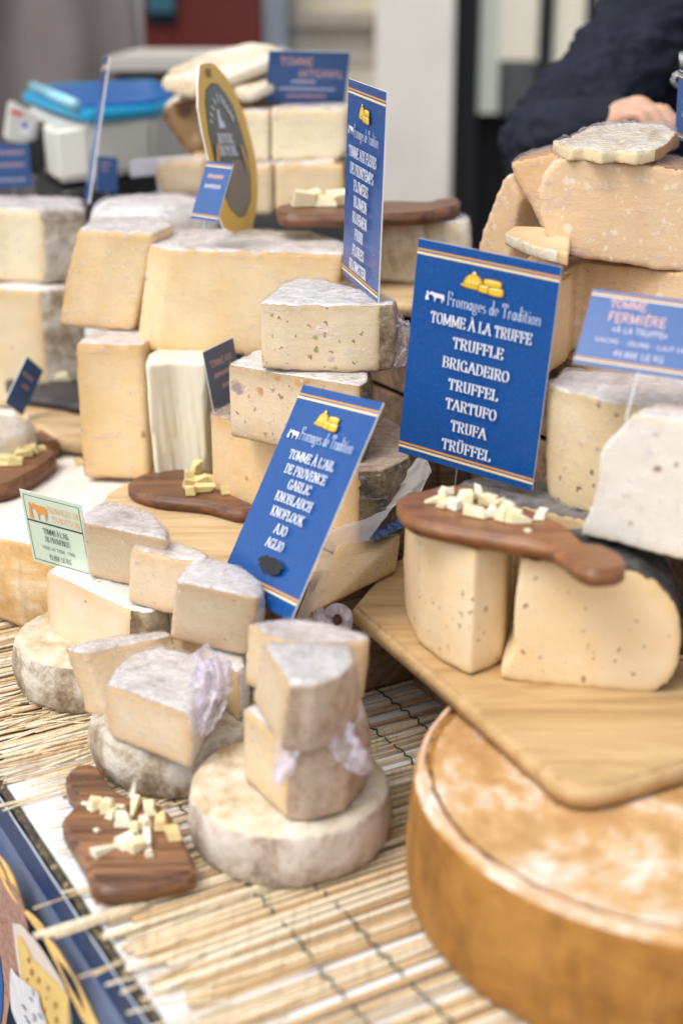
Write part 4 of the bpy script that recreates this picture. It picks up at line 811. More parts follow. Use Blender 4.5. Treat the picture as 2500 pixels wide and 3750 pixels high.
slab('white_wedge','white speckled wedge with black rind at the right border, standing on a peppered wheel',[(2310,1514),(2420,1530),(2560,1556),(2620,1570),(2640,2084),(2500,2052),(2300,2004),(2122,1958),(2130,1925),(2160,1850),(2180,1790),(2196,1660),(2225,1610),(2262,1580)],p0,nf,-nf*.05+np.array([.006,0,0]),'white','black','lilac',(4,5,6),1,film=FILM_TIGHT,tope=(0,1,2),rimw=.004,smooth=1,vox=.0025,amp=.0025,cat='cheese wedge')
# wrapped leaning wedge with label
A=D(1243,1997,1.455);B=D(1384,1983,1.44);C_=D(1466,1957,1.45);D_=Z(1449,2092,zB+.004);E_=Z(1218,2205,zB+.004);F_=D(1120,2258,1.385)
w21=hull('leaning_wedge','wrapped orange wedge with dark blue label leaning beside the blue garlic sign',[A,B,C_,D_,E_,F_,A+FW*.05+UP*.004,C_+FW*.05,F_+FW*.045+UP*.01,D_+FW*.03],lambda n,c: 1 if n[1]>.45 else 0,'orange','lilac',vox=.003,film=FILM_TIGHT)
LBL=MT('label_blue_lines'); wv=LBL.n('TexWave',Scale=190,Distortion=1.); wv.bands_direction='Z'; LBL.nt.links.new(LBL.obj(),wv.inputs['Vector']); LBL.p(Base_Color=LBL.ramp(wv.outputs['Fac'],[(.3,(.012,.03,.09)),(.8,(.05,.09,.2))]),Roughness=.35)
def sheet(parent,name,rows,mat,nu=10,amp=.0015,th=.0004,seed=0):
    "curved sheet through rows of (u,v,w) photo points"
    bm=bmesh.new(); g=[]
    R_=[[D(*p) for p in r] for r in rows]; nv=8*(len(rows)-1)
    def samp(r,f):
        f*=len(r)-1; k=min(int(f),len(r)-2); return r[k]+(r[k+1]-r[k])*(f-k)
    for j in range(nv+1):
        f=j/nv*(len(rows)-1); k=min(int(f),len(rows)-2); row=[]
        for i in range(nu+1):
            p=samp(R_[k],i/nu); q=samp(R_[k+1],i/nu); x=p+(q-p)*(f-k); row.append(bm.verts.new(Vector(x+FW*amp*2*nz(x*60+seed,2,2)+UP*amp*nz(x*70+seed+5,2,2))))
        g.append(row)
    for j in range(nv):
        for i in range(nu): bm.faces.new((g[j][i],g[j+1][i],g[j+1][i+1],g[j][i+1]))
    return child(name,bm2me(bm,name,True),mat,parent)
sheet(w21,'wrap_label',[[(1300,1982,1.433),(1390,1975,1.423),(1476,1930,1.440)],[(1345,1950,1.450),(1400,1930,1.450),(1462,1895,1.460)]],LBL.m)
_m=MT('waxed_paper'); _t=_m.n('BsdfTransparent'); _d=_m.n('BsdfDiffuse'); _d.inputs['Color'].default_value=(.92,.90,.90,1); _l=_m.n('BsdfTranslucent'); _l.inputs['Color'].default_value=(.92,.90,.90,1); _x=_m.n('MixShader'); _x.inputs[0].default_value=.45; _y=_m.n('MixShader'); _y.inputs[0].default_value=.55
_m.nt.links.new(_d.outputs[0],_x.inputs[1]); _m.nt.links.new(_l.outputs[0],_x.inputs[2]); _m.nt.links.new(_t.outputs[0],_y.inputs[1]); _m.nt.links.new(_x.outputs[0],_y.inputs[2]); _m.nt.links.new(_y.outputs[0],_m.nt.nodes['Material Output'].inputs['Surface']); SHEET=_m.m
sheet(w21,'wrap_fold',[[(1190,2010,1.430),(1290,1990,1.423),(1350,1975,1.421)],[(1195,1958,1.440),(1330,1915,1.445),(1450,1845,1.455)],[(1210,1945,1.460),(1330,1895,1.465),(1448,1835,1.475)]],SHEET,12)
sheet(w21,'wrap_fold',[[(1085,2262,1.390),(1150,2100,1.380),(1195,1960,1.433)],[(1125,2272,1.385),(1200,2110,1.375),(1235,2000,1.427)]],SHEET,12,seed=3)
sheet(w21,'wrap_tail',[[(1400,1858,1.460),(1450,1775,1.475),(1548,1655,1.495)],[(1430,1862,1.450),(1500,1790,1.465),(1572,1700,1.485)],[(1480,1835,1.455),(1540,1800,1.465),(1580,1728,1.485)]],SHEET,14,.003,seed=7)
# ================================================================ herb cheeses in the middle
GH='herb cheeses in the middle stack'
p=Z(954,1108,.402); zb1=zat(p,1352)
cheese('herb_wedge','herb-flecked wedge wrapped in film, top of the middle stack below the blue flower sign',[(952,1108),(1035,1114),(1265,1118),(1390,1116),(1437,1112),(1447,1098),(1404,1078),(1301,1052),(1187,1022),(1084,1016),(1030,1043)],.402,zb1,'flower','brown','ash',(3,4,5,6,7,8,9),.005,film=FILM,group=GH,vox=.0028,fillamp=.0022,rimw=.004)
w25=byl('herb-flecked wedge'); tuft(w25,[(1420,1130,1.475),(1452,1200,1.475),(1470,1270,1.48),(1440,1340,1.48)],.030,seed=12,fold=2.5,mat=SHEET2); tuft(w25,[(1435,1180,1.47),(1490,1200,1.47),(1505,1230,1.47)],.014,seed=13,fold=2,mat=SHEET2)
p=Z(833,1332,zb1-.002); zb2=zat(p,1602)
cheese('herb_wedge','second herb wedge below the film-wrapped one, behind the blue garlic sign',[(833,1332),(1060,1372),(1318,1412),(1345,1395),(1350,1350),(1230,1300),(1080,1278),(935,1282)],zb1-.002,zb2,'flower','moss','ash',(2,3,4,5,6),.005,film=FILM,group=GH,fillamp=.0012)
cheese('mossy_half_wheel','lowest half wheel of the middle stack with mossy dark rind, behind the garlic sign',[(770,1512),(900,1560),(1100,1640),(1312,1724),(1400,1722),(1500,1672),(1492,1570),(1390,1520),(1200,1480),(1000,1450),(850,1470)],min(.252,zb2-.001),.141,'orange','moss','hazel',(3,4,5,6,7),.006,film=FILM,cat='half wheel',fillamp=.0012)
board('serving_board','pale wooden board under the small dark board and the middle stack',[(385,1815),(560,1735),(900,1700),(1010,1830),(1290,1960),(1240,2075),(1020,2110),(860,2096),(640,1990),(430,1888)],.1395,.019,W_PALE,n=4)
board('cutting_board','small dark walnut board with cheese sticks in front of the middle stack',[(468,1771),(490,1750),(531,1733),(610,1722),(688,1717),(770,1728),(830,1756),(904,1787),(941,1816),(942,1845),(929,1862),(871,1868),(800,1850),(746,1837),(660,1828),(580,1820),(497,1797)],.156,.0162,W_DARK)
GC='cheese sticks on the small walnut board'
CST=simple('yellow_cheese_stick',(.74,.62,.28),.5,0,.12,60,.15)
for i,(u,v,sx,sy,sz,ro) in enumerate([(700,1760,.016,.012,.014,.2),(712,1738,.016,.013,.016,.9),(740,1775,.02,.012,.012,.4),(775,1770,.022,.012,.012,.1),(690,1785,.014,.012,.012,.3),(735,1800,.026,.010,.010,.25),(700,1812,.013,.011,.010,.1),(805,1755,.012,.010,.014,.3),(835,1775,.028,.012,.014,.5),(847,1748,.009,.008,.022,.1),(830,1806,.013,.010,.009,.3)]):
    lb={5:'long cheese stick in front of the pile on the small walnut board',9:'upright cheese stick at the back right of the small walnut board',10:'separate cube at the right front of the small walnut board'}.get(i,'yellow cheese stick in the pile on the small walnut board')
    cube('cheese_stick',lb,u,v,.1565,sx,sy,sz,ro,CST,GC,cat='cheese stick')
# ================================================================ big yellow cheeses at left
GB='big yellow cheese blocks'
board('serving_board','narrow plank under the white pleated block',[(440,1640),(610,1748),(760,1758),(920,1690),(700,1560),(480,1600)],.1395,.018,W_GREY,n=0)
cheese('yellow_block','upright orange-yellow block left of the white wrapped cheese',[(278,1256),(400,1258),(520,1263),(552,1245),(560,1215),(520,1200),(345,1212)],.300,.125,'gold','tan','lilac',(4,5,6),.004,film=FILM_TIGHT,group=GB,vox=.004,smooth=2,at='top',rimw=.018)
wb=cheese('wrapped_block','white block tightly pleated in paper-like film between two yellow blocks',[(530,1335),(640,1322),(752,1328),(785,1300),(740,1270),(600,1268),(545,1295)],.292,.141,'ivory','cream','cream',(3,4,5),.001,scale_bot=.84,vox=.0035,rimw=.004)
q=get_co(wb.data); nn=get_no(wb.data); q0=q-q.mean(0); ang=np.arctan2(q0[:,1],q0[:,0]); up_=1-np.clip((q[:,2]-.0)/.134,0,1)
set_co(wb.data,q+nn*((.0011*up_+.0002)*(np.sin(ang*26+6*q[:,2]*9)+.6*np.sin(ang*47+3)))[:,None])
m=MT('pleated_paper_wrap'); m.p(Base_Color=m.ramp(m.noise(20,4),[(.35,(.84,.77,.60)),(.65,(.87,.82,.70))]),Roughness=.3,Subsurface_Weight=.25,Subsurface_Radius=(.02,.014,.008)); wb.data.materials[0]=m.m
pB=Z(510,1272,.287); zB1=zat(pB,900)
cheese('yellow_block','widest yellow block carrying the oval label sign',[(545,898),(622,912),(900,918),(1258,928),(1285,890),(1150,850),(850,835),(610,838)],zB1,.288,'gold','tan','lilac',(3,4,5,6),.004,film=FILM_TIGHT,group=GB,vox=.004,smooth=2,rimw=.01,fillamp=.0015,bot=(0,(500,1272)))
pB=Z(330,1205,.301); zB0=zat(pB,838)
cheese('yellow_block','yellow block at the upper left with film glare on its bulging side',[(285,838),(400,846),(565,852),(640,820),(600,790),(340,795)],zB0,.301,'gold','tan','lilac',(3,4,5),.004,film=FILM,group=GB,vox=.004,smooth=2,bot=(0,(215,1195)),rimw=.01,fillamp=.0015)
wd=wheel('wrapped_round','grey film-wrapped wheel lying on the yellow blocks behind the oval sign',(*D(560,790,1.98)[:2],zB0-.062),.088,.066,'lilac','ash',.03,.002,.004); b=wd.data.copy(); q=get_co(b); nn=get_no(b); set_co(b,q+nn*.003*(1+np.array([nz(p,40,3) for p in q]))[:,None]); b.materials.clear(); link('plastic_wrap',b,FILM_TOP,parent=wd)
z0a=Z(60,1050,.30)
cheese('pale_block','upper pale block at the left border, pinkish cut face',[(-120,762),(20,762),(150,768),(310,758),(305,725),(150,715),(-120,715)],zat(Z(150,1045,.302),768),.303,'ivory','pale','lilac',(2,3),.004,film=FILM,group='pale blocks at the left border',vox=.006,amp=.003)
cheese('pale_block','lower pale block at the left border under the pinkish one',[(-130,1052),(20,1055),(150,1060),(290,1050),(290,1005),(150,990),(-130,990)],.302,.122,'garlic','pale','lilac',(2,3),.004,group='pale blocks at the left border',vox=.006,amp=.003)
board('serving_board','pale plank under the slate board at the far left',[(60,1500),(200,1590),(300,1605),(420,1560),(330,1440),(180,1400),(40,1430)],.150,.022,W_PALE,n=0)
board('slate_board','dark slate board with crumbs behind the tilted blue tag',[(20,1395),(60,1370),(150,1362),(285,1375),(330,1420),(300,1478),(200,1462),(60,1440)],.166,.0155,W_SLATE,cat='slate board')
for i,(u,v,sx,sy,sz,ro) in enumerate([(175,1385,.03,.018,.014,.2),(205,1375,.02,.015,.015,.7),(235,1392,.028,.016,.012,.1),(255,1378,.02,.014,.012,.5),(160,1405,.016,.012,.01,.3)]): cube('cheese_crumb','greenish-pale cheese crumb on the slate board at the left',u,v,.1665,sx,sy,sz,ro,CST if i%2 else CUBE,'crumbs on the slate board',cat='cheese crumb')
wl=wheel('wrapped_round','white film-wrapped cheese at the left border behind the walnut paddle',(*D(-40,1620,1.86)[:2],.122),.06,.05,'cream','cream',.018,.002,.002,100); b=wl.data.copy(); q=get_co(b); nn=get_no(b); set_co(b,q+nn*.0025*(1+np.array([nz(p,50,3) for p in q]))[:,None]); b.materials.clear(); link('plastic_wrap',b,FILM_TOP,parent=wl)
board('cutting_board','walnut paddle board with crumbs at the left border on the broad pale wheel',[(152,1574),(185,1571),(212,1580),(224,1592),(214,1611),(165,1623),(175,1634),(196,1646),(203,1664),(156,1704),(98,1735),(60,1757),(0,1775),(-110,1790),(-190,1740),(-150,1660),(-40,1630),(60,1618),(110,1596)],.144,.0235,W_DARK)
GC='crumbs on the left walnut paddle'
for i,(u,v,sx,sy,sz,ro) in enumerate([(5,1668,.02,.016,.016,.2),(30,1650,.02,.014,.014,.7),(50,1665,.018,.014,.014,.2),(85,1672,.028,.014,.013,.4),(115,1660,.024,.012,.012,.3),(140,1652,.02,.008,.008,.5),(15,1700,.03,.02,.016,.1),(-10,1690,.02,.018,.016,.5),(60,1700,.02,.014,.012,.2)]): cube('cheese_crumb',{5:'thin crumb at the handle end of the left walnut paddle'}.get(i,'yellow cheese crumb piled on the left walnut paddle'),u,v,.1445,sx,sy,sz,ro,CST,GC,cat='cheese crumb')
cube('cheese_crumb','single crumb dropped on the broad pale-topped wheel',290,1700,.121,.011,.009,.008,.2,CST,None,cat='cheese crumb')
# large pale wheel at the left carrying the boards
wheel('round_cheese','broad pale-topped wheel with apricot side at the left border, under the cutting boards',(*T(.428,.318)[:2],.006),.234,.114,'apricot','chalk',.010,.006,.0035,240)
# ================================================================ hard cheeses on the right crate
zP=.336
board('serving_board','worn oak board on the crate under the hard cheeses',[(2030,1292),(2230,1400),(2650,1470),(2750,1360),(2500,1180),(2060,1170)],zP,.020,W_GREY,n=0)
GP='hard amber cheeses on the crate'
P5=D(2200,1290,1.44)
zl=.433
cheese('hard_cheese','lower amber block behind the pink-lettered tag',[(2062,996),(2122,956),(2300,975),(2560,1005),(2660,1000),(2640,930),(2300,900),(2150,900),(2060,950)],zl,zP,'parm','tan','tan',(4,5,6,7,8),.006,film=FILM,group=GP,bot=(1,(2100,1285)),at='top',amp=.0015)
n=np.array([-.12,-.99,0]); 
slab('hard_cheese','big amber half wheel with smooth film-wrapped face, on top at the right',[(2051,578),(2019,594),(1986,637),(1970,702),(1972,784),(1997,865),(2046,924),(2138,949),(2300,970),(2409,992),(2520,998),(2700,1000),(2720,640),(2500,620),(2355,597),(2200,585)],D(2150,900,1.46),n,np.array([.03,.11,.0]),'parm','wax','wax',(),0,film=FILM_TIGHT,tope=(12,13,14,15),group=GP,vox=.003,rimw=.004)
slab('hard_cheese','amber piece wedged behind the big half wheel, ragged left edge',[(1867,594),(1935,572),(2030,552),(2120,600),(2100,920),(2010,895),(1985,850),(1955,780),(1925,730),(1885,665)],D(2000,700,1.545),np.array([-.25,-.97,0]),np.array([.03,.09,0]),'parm','tan','tan',(),0,film=FILM,tope=(0,1,2),group=GP)
slab('hard_cheese','leftmost amber slab leaning against the hard cheese stack',[(1861,628),(1836,660),(1795,760),(1762,850),(1747,912),(1765,960),(1860,985),(1872,900),(1890,800),(1905,730)],D(1850,800,1.62),np.array([-.6,-.8,0]),np.array([.07,.06,0]),'parm','tan','tan',(),0,film=FILM,group=GP)
cheese('hard_cheese','thin flat amber slice jutting out below the wedged piece',[(1848,849),(1885,827),(1990,830),(2090,860),(2080,925),(2040,915),(1955,895)],.466,.452,'parm','cream','tan',(0,6,5),.001,group=GP,vox=.0025,caps=(0,0))
cheese('hard_cheese','amber block in shadow under the thin slice, left of the lower block',[(1926,941),(1964,908),(2120,948),(2090,1010),(1990,1060),(1930,1020)],.428,zP,'parm','tan','tan',(0,1),.004,group=GP)
cheese('small_cheese','torn wrapped piece with waxy orange edge on top of the amber half wheel',[(u,v,.013*(548-v)/96.) for u,v in [(2020,512),(2085,500),(2154,464),(2197,453),(2327,448),(2436,456),(2476,484),(2446,520),(2398,546),(2330,556),(2260,548),(2200,554),(2140,540),(2090,545),(2050,530)]],.5545,.541,'ivory','wax','cream',(3,4,5,6,7),.001,film=FILM,vox=.0022,amp=.003,cat='cheese piece',fillamp=.003,smooth=2)
# ================================================================ far shelf behind the flower sign
board('shelf_board','light plank on the back counter behind the flower sign',[(1240,1010),(1300,1060),(1380,1095),(1530,1112),(1640,1060),(1700,990),(1500,930),(1250,950)],.348,.018,W_PALE,n=0)
for i,(u,lb) in enumerate(((1440,'pale wrapped wedge under the long dark board, next to the flower sign'),(1600,'pale wrapped wedge under the right end of the long dark board'))):
    c=D(u,955,1.86); bm=bmesh.new(); lay=bm.faces.layers.int.new('k')
    P=[(-.045,-.03),(.045,-.035),(.05,.03),(-.03,.045)]; top=[Vector((c[0]+x*.85,c[1]+y,.428)) for x,y in P]; bot=[Vector((c[0]+x,c[1]+y,.349)) for x,y in P]; prism_bm(top,bot,bm)
    for f in bm.faces: f[lay]=2 if f.calc_center_median().z>.42 else 1
    finish('wrapped_wedge',bm,None,cheese_mat('tomme','cream','lilac'),.004,4,.003,lb,'cheese wedge','wrapped wedges on the back shelf',FILM_TOP)
board('long_board','long dark board across the wrapped wedges behind the flower sign',[(1020,752),(1150,742),(1400,735),(1560,738),(1600,728),(1670,724),(1684,735),(1676,752),(1610,764),(1560,775),(1400,782),(1150,785),(1030,782)],.446,.0165,W_DARK,n=3)
for i,(u,v,sx,sy,sz,ro) in enumerate([(1110,742,.035,.03,.02,.2),(1150,738,.03,.02,.018,.5),(1190,742,.03,.025,.016,.1),(1240,738,.035,.025,.02,.4)]): cube('cheese_crumb','pale chunk on the long dark board behind the flower sign',u,v+12,.4465,sx,sy,sz,ro,CUBE,'chunks on the long dark board',cat='cheese chunk')
def farblock(name,label,px,w,yaw,depth,paste,rind,group=None,film=None,topk='lilac',amp=.002,tope=(),rinde=(),vox=.005):
    n=np.array([math.sin(yaw),-math.cos(yaw),0]); u=sum(p[0] for p in px)/len(px); v=sum(p[1] for p in px)/len(px)
    return slab(name,label,px,D(u,v,w),n,-n*depth,paste,rind,topk,rinde,0,vox,amp,film,3,'cheese block',group,.01,tope)
GF='pale blocks in the back stack'
farblock('pale_block','upper right pale block of the back stack',[(990,392),(1262,392),(1272,410),(1268,560),(1240,588),(990,592)],2.06,-.15,.09,'ivory','cream',GF,FILM_TIGHT,tope=(0,))
farblock('pale_block','upper left pale block of the back stack, next to the oval sign',[(860,405),(985,400),(985,592),(880,598)],2.075,-.15,.09,'ivory','cream',GF,FILM_TIGHT,tope=(0,))
farblock('pale_block','lower right pale block of the back stack with brown end',[(1000,600),(1215,592),(1262,600),(1262,690),(1225,760),(1000,780)],2.05,-.15,.09,'garlic','brown',GF,None,tope=(0,),rinde=(1,2,3))
farblock('pale_block','lower left pale block of the back stack',[(880,605),(995,602),(995,790),(890,790)],2.06,-.15,.09,'garlic','cream',GF,FILM_TIGHT,tope=(0,))
farblock('wrapped_wedge','pinkish wrapped wedge between the scale and the oval sign',[(568,600),(640,590),(760,580),(760,720),(580,720)],2.12,.1,.08,'tomme','lilac',None,FILM_TOP,rinde=(0,1,2,3,4))
BRK=cheese_mat('ivory','bark','bark')
bk=farblock('bark_cheese','cheese with ragged brown bark-like edge beside the scale',[(590,395),(650,372),(750,352),(980,345),(1010,400),(900,410),(880,560),(690,560),(640,500),(600,450)],2.16,.05,.12,'barkface','bark',None,None,topk='cream',amp=.012,tope=(0,1),rinde=(3,4,5,6,7,8,9),vox=.005)
farblock('pale_block','lower honey block under the bark-edged cheese',[(700,565),(880,560),(890,640),(720,640)],2.15,.05,.1,'gold','tan',None,None)
bb=farblock('bark_cheese','brown bark-edged slab under the wide blurred tag',[(870,345),(1000,330),(1180,352),(1200,392),(880,400)],2.15,-.05,.1,'barkface','bark',None,None,topk='bark',amp=.008,tope=(0,1),rinde=(0,1,2,3,4))
for o_ in (bk,bb):
    pass
for lb,px in (('large white slice lying tilted on top of the back stack',[(590,290,2.1),(640,312,2.07),(725,328,2.06),(880,268,2.09),(1030,203,2.13),(1047,172,2.2),(930,150,2.3),(760,187,2.28),(625,250,2.2)]),('smaller white slice sticking out under the large white slice',[(845,316,2.1),(885,338,2.07),(935,333,2.07),(1010,300,2.1),(1000,262,2.2),(900,285,2.2)])):
    P=[D(*q) for q in px]; hull('cheese_slice',lb,P+[q-np.array([0,0,.016]) for q in P],lambda n,c:1 if abs(n[2])<.35 else 2,'ivory','cream','cream',vox=.005,cat='cheese slice',group='white slices on the back stack')
# ================================================================ scale
PLW=flat('scale_ivory_plastic',(.66,.65,.60),.4); PLB=flat('scale_blue_tray',(.01,.13,.42),.25); PLC=flat('scale_cyan_rim',(.02,.36,.62),.25); PLK=flat('scale_black_plastic',(.012,.012,.014),.4); GLR=flat('sticker_red',(.65,.06,.05)); GLB=flat('sticker_blue',(.06,.10,.4)); GLW=flat('sticker_white',(.8,.8,.82))
def rbox(name,px_top,zt,zb,mat,parent,bev=.008,scale=1.):
    A=[Z(u,v,zt) for u,v in px_top]; c=np.mean(A,0); Bq=[c+(a-c)*np.array([scale,scale,1])-np.array([0,0,zt-zb]) for a in A]
    bm=prism_bm(A,Bq); bmesh.ops.recalc_face_normals(bm,faces=bm.faces[:]); bmesh.ops.bevel(bm,geom=bm.edges[:],offset=bev,segments=3,affect='EDGES')
    me=bm2me(bm,name,False)
    return link(name,me,mat,origin=base_of(me)) if parent is None else child(name,me,mat,parent)
zs=.566; w_s=2.42
def wpoly(name,pts,dzv,mat,parent,bev=.006,scale=1.):
    A=[D(*p) for p in pts]; c=np.mean(A,0); Bq=[c+(p-c)*np.array([scale,scale,1])-np.array([0,0,dzv]) for p in A]
    bm=prism_bm(A,Bq); bmesh.ops.recalc_face_normals(bm,faces=bm.faces[:]); bmesh.ops.bevel(bm,geom=bm.edges[:],offset=bev,segments=3,affect='EDGES',clamp_overlap=True)
    me=bm2me(bm,name,False)
    return link(name,me,mat,origin=base_of(me)) if parent is None else child(name,me,mat,parent)
sc_=wpoly('market_scale',[(90,385,2.48),(190,470,2.32),(330,445,2.31),(560,425,2.36),(720,370,2.48),(560,325,2.66),(190,345,2.64)],.092,PLW,None,.010,.96)
tag(sc_,'white market scale with blue tray at the back left','scale')
wpoly('tray',[(78,338,2.5),(287,402,2.3),(330,412,2.29),(574,391,2.36),(712,338,2.48),(550,289,2.7),(191,306,2.66)],.017,PLC,sc_,.004,.98)
wpoly('tray_surface',[(150,325,2.5),(320,388,2.32),(560,368,2.38),(670,330,2.48),(540,292,2.68),(210,308,2.64)],.006,PLB,sc_,.001)
bm=bmesh.new(); tube(bm,[D(122,316,2.485),D(280,384,2.295)],.009,10); child('tray_lip',bm2me(bm,'l',True),flat('tray_lip_pale',(.30,.62,.75),.2),sc_)
# display pillar of the scale
def ppoly(name,px,w,th,mat,parent,bev=.004,yaw=.3):
    n=np.array([math.sin(yaw),-math.cos(yaw),0]); P=[onplane(u,v,D(px[0][0],px[0][1],w),n) for u,v in px]; bm=prism_bm(P,[p-n*th for p in P]); bmesh.ops.recalc_face_normals(bm,faces=bm.faces[:])
    if bev: bmesh.ops.bevel(bm,geom=bm.edges[:],offset=bev,segments=2,affect='EDGES')
    return child(name,bm2me(bm),mat,parent)
ppoly('display_head',[(40,368),(150,430),(140,520),(90,530),(20,515)],2.38,.05,PLW,sc_)
ppoly('sticker',[(42,402),(88,412),(82,428),(40,416)],2.374,.001,GLR,sc_,0); ppoly('sticker',[(72,440),(120,448),(112,500),(75,492)],2.374,.001,GLW,sc_,0); ppoly('sticker_logo',[(80,446),(104,450),(100,470),(82,466)],2.371,.001,GLB,sc_,0)
ppoly('display_screen',[(150,440),(172,450),(165,640),(110,640),(100,520),(140,520)],2.375,.03,PLK,sc_)
for (u,v) in ((180,640),(640,560)):
    pass
wpoly('base_plate',[(120,640,2.48),(220,700,2.36),(420,670,2.36),(700,590,2.5),(640,540,2.66),(380,560,2.64)],.055,PLK,sc_,.006)
ppoly('drawer_label',[(478,590),(600,575),(600,640),(478,652)],2.22,.01,flat('pale_label_panel',(.55,.55,.62),.4),sc_,.002,.1)
# pale ledge of a crate stack behind the scale
zc=D(620,210,3.0); bm=bmesh.new(); box_bm((zc[0]+.05,zc[1]+.25,-.78),.34,.5,zc[2]+.78-.03,0,bm,.006); me=bm2me(bm); ct=link('back_table',me,simple('dark_table_side',(.05,.035,.03),.7),origin=base_of(me)); tag(ct,'dark side table with a pale top behind the scale','table')
bm=bmesh.new(); box_bm((zc[0]+.05,zc[1]+.25,zc[2]-.029),.37,.53,.03,0,bm,.004); child('table_top',bm2me(bm),flat('pale_top',(.50,.47,.43),.5),ct)
# ================================================================ buildings behind
def wbox(name,x0,x1,y0,y1,z0,z1,mat,parent=None,bev=0.):
    bm=bmesh.new(); box_bm(((x0+x1)/2,(y0+y1)/2,z0),x1-x0,y1-y0,z1-z0,0,bm,bev); me=bm2me(bm)
    return link(name,me,mat,origin=base_of(me)) if parent is None else child(name,me,mat,parent)
YB=5.4
def X(u,y=YB): d=ray(u,300); return float(CP[0]+d[0]*(y/d[1]))
STONE=MT('pale_limestone'); br=STONE.n('TexBrick',Scale=1.,offset=.5); br.inputs['Brick Width'].default_value=.62; br.inputs['Row Height'].default_value=.31; br.inputs['Mortar Size'].default_value=.012; br.inputs['Color1'].default_value=(.74,.68,.56,1); br.inputs['Color2'].default_value=(.66,.60,.48,1); br.inputs['Mortar'].default_value=(.42,.38,.31,1)
STONE.nt.links.new(STONE.map(rot=(R(90),0,0)),br.inputs['Vector']); STONE.p(Base_Color=STONE.mix(.25,br.outputs[0],STONE.noise(5,5,.7,0,None,'Color'),'OVERLAY'),Roughness=.9)
PLAST=simple('white_plaster',(.84,.79,.72),.8,0,.06,3); REDP=simple('dark_red_paint',(.15,.022,.016),.45,0,.15,4); NAVG=simple('grey_blue_paint',(.25,.28,.34),.6,0,.1,5); BLKP=simple('black_shop_paint',(.006,.006,.009),.7,0,.2,6); 
hs_=wbox('stone_house',X(500),X(1645),YB,YB+.5,-.78,2.1,STONE.m); tag(hs_,'pale stone house with red door behind the stall','house')
wbox('door_leaf',X(640),X(968),YB-.05,YB+.02,-.74,1.6,REDP,hs_,.004); wbox('door_frame',X(505),X(640),YB-.05,YB+.02,-.74,1.6,REDP,hs_,.004); 
wbox('door_window',X(556),X(662),YB-.06,YB-.045,.60,1.5,flat('dark_glass',(.015,.02,.025),.08),hs_); wbox('window_poster',X(560),X(655),YB-.066,YB-.058,.64,.72,flat('poster_teal',(.05,.16,.22),.4),hs_)
wbox('pilaster',X(972),X(1062),YB-.09,YB+.02,-.78,2.05,NAVG,hs_,.01); wbox('joint_shadow',X(1062),X(1375),YB-.05,YB+.02,.585,.64,simple('joint_shadow_stone',(.36,.32,.26),.9,0,.2,8),hs_,.006)  # dark joint band, with the wall's shadow put into its stone colour
wbox('corner_pillar',X(1372),X(1650),YB-.14,YB+.02,-.78,2.1,PLAST,hs_,.012)
sf=wbox('shop_front',X(1655),X(2900),YB+.16,YB+.3,-.78,2.1,BLKP); tag(sf,'black framed shop front with panes painted cream for reflected light, behind the vendor','shop front')
GLS=MT('cream_reflection_pane'); GLS.p(Base_Color=GLS.ramp(GLS.noise(1.4,3),[(.35,(.82,.76,.58)),(.65,(.86,.81,.66))]),Roughness=.3); GLG=MT('grey_shop_pane'); GLG.p(Base_Color=(.62,.64,.58),Roughness=.3)  # cream base colour stands for the facade reflected in the glass
wbox('door_post',X(1650),X(1748),YB-.02,YB+.16,-.78,2.1,BLKP,sf,.004)
wbox('pane',X(1750),X(1825),YB+.0,YB+.165,.29,2.0,GLG.m,sf); wbox('pane',X(1822),X(1962),YB-.002,YB+.163,.475,2.0,GLS.m,sf); wbox('pane',X(2014),X(2130),YB+.0,YB+.165,.42,2.0,GLS.m,sf); wbox('pane',X(2172),X(2600),YB+.0,YB+.165,.42,2.0,GLS.m,sf)
wbox('mullion',X(1962),X(2014),YB-.02,YB+.16,-.3,2.0,BLKP,sf,.004); wbox('mullion',X(2130),X(2172),YB-.02,YB+.16,-.3,2.0,BLKP,sf,.004); wbox('window_poster',X(1832),X(1958),YB-.012,YB-.004,.28,.47,simple('dim_poster',(.06,.065,.07),.4,0,.5,9),sf)
# grey tarpaulin hung beside the stall
TARP=simple('taupe_canvas',(.185,.160,.155),.8,0,.05,3,.05)
bm=bmesh.new(); y0=4.1; g=[]
for i in range(61):
    f=i/60; x=X(-1500,y0)+(X(512,y0)-X(-1500,y0))*f
    g.append([bm.verts.new((x,y0+.03*math.sin(f*34)+.05*math.sin(f*9+j*.12)+.02*nz((f*8,j*.4,0),2),-.76+2.9*j/30)) for j in range(31)])
for a,b in zip(g,g[1:]):
    for j in range(30): bm.faces.new((a[j],b[j],b[j+1],a[j+1]))
me=bm2me(bm,'t',True); o=link('canvas_curtain',me,TARP,origin=(X(-400,y0),y0,-.76)); o.modifiers.new('s','SOLIDIFY').thickness=.004; tag(o,'taupe canvas curtain hanging behind the scale at the left','curtain')
for sg_ in (-1,1):
    bm=bmesh.new(); x=X(-1500 if sg_<0 else 512,y0); tube(bm,[(x,y0,-.78),(x,y0,2.2)],.018,10); child('curtain_pole',bm2me(bm,'p',True),METAL,o)
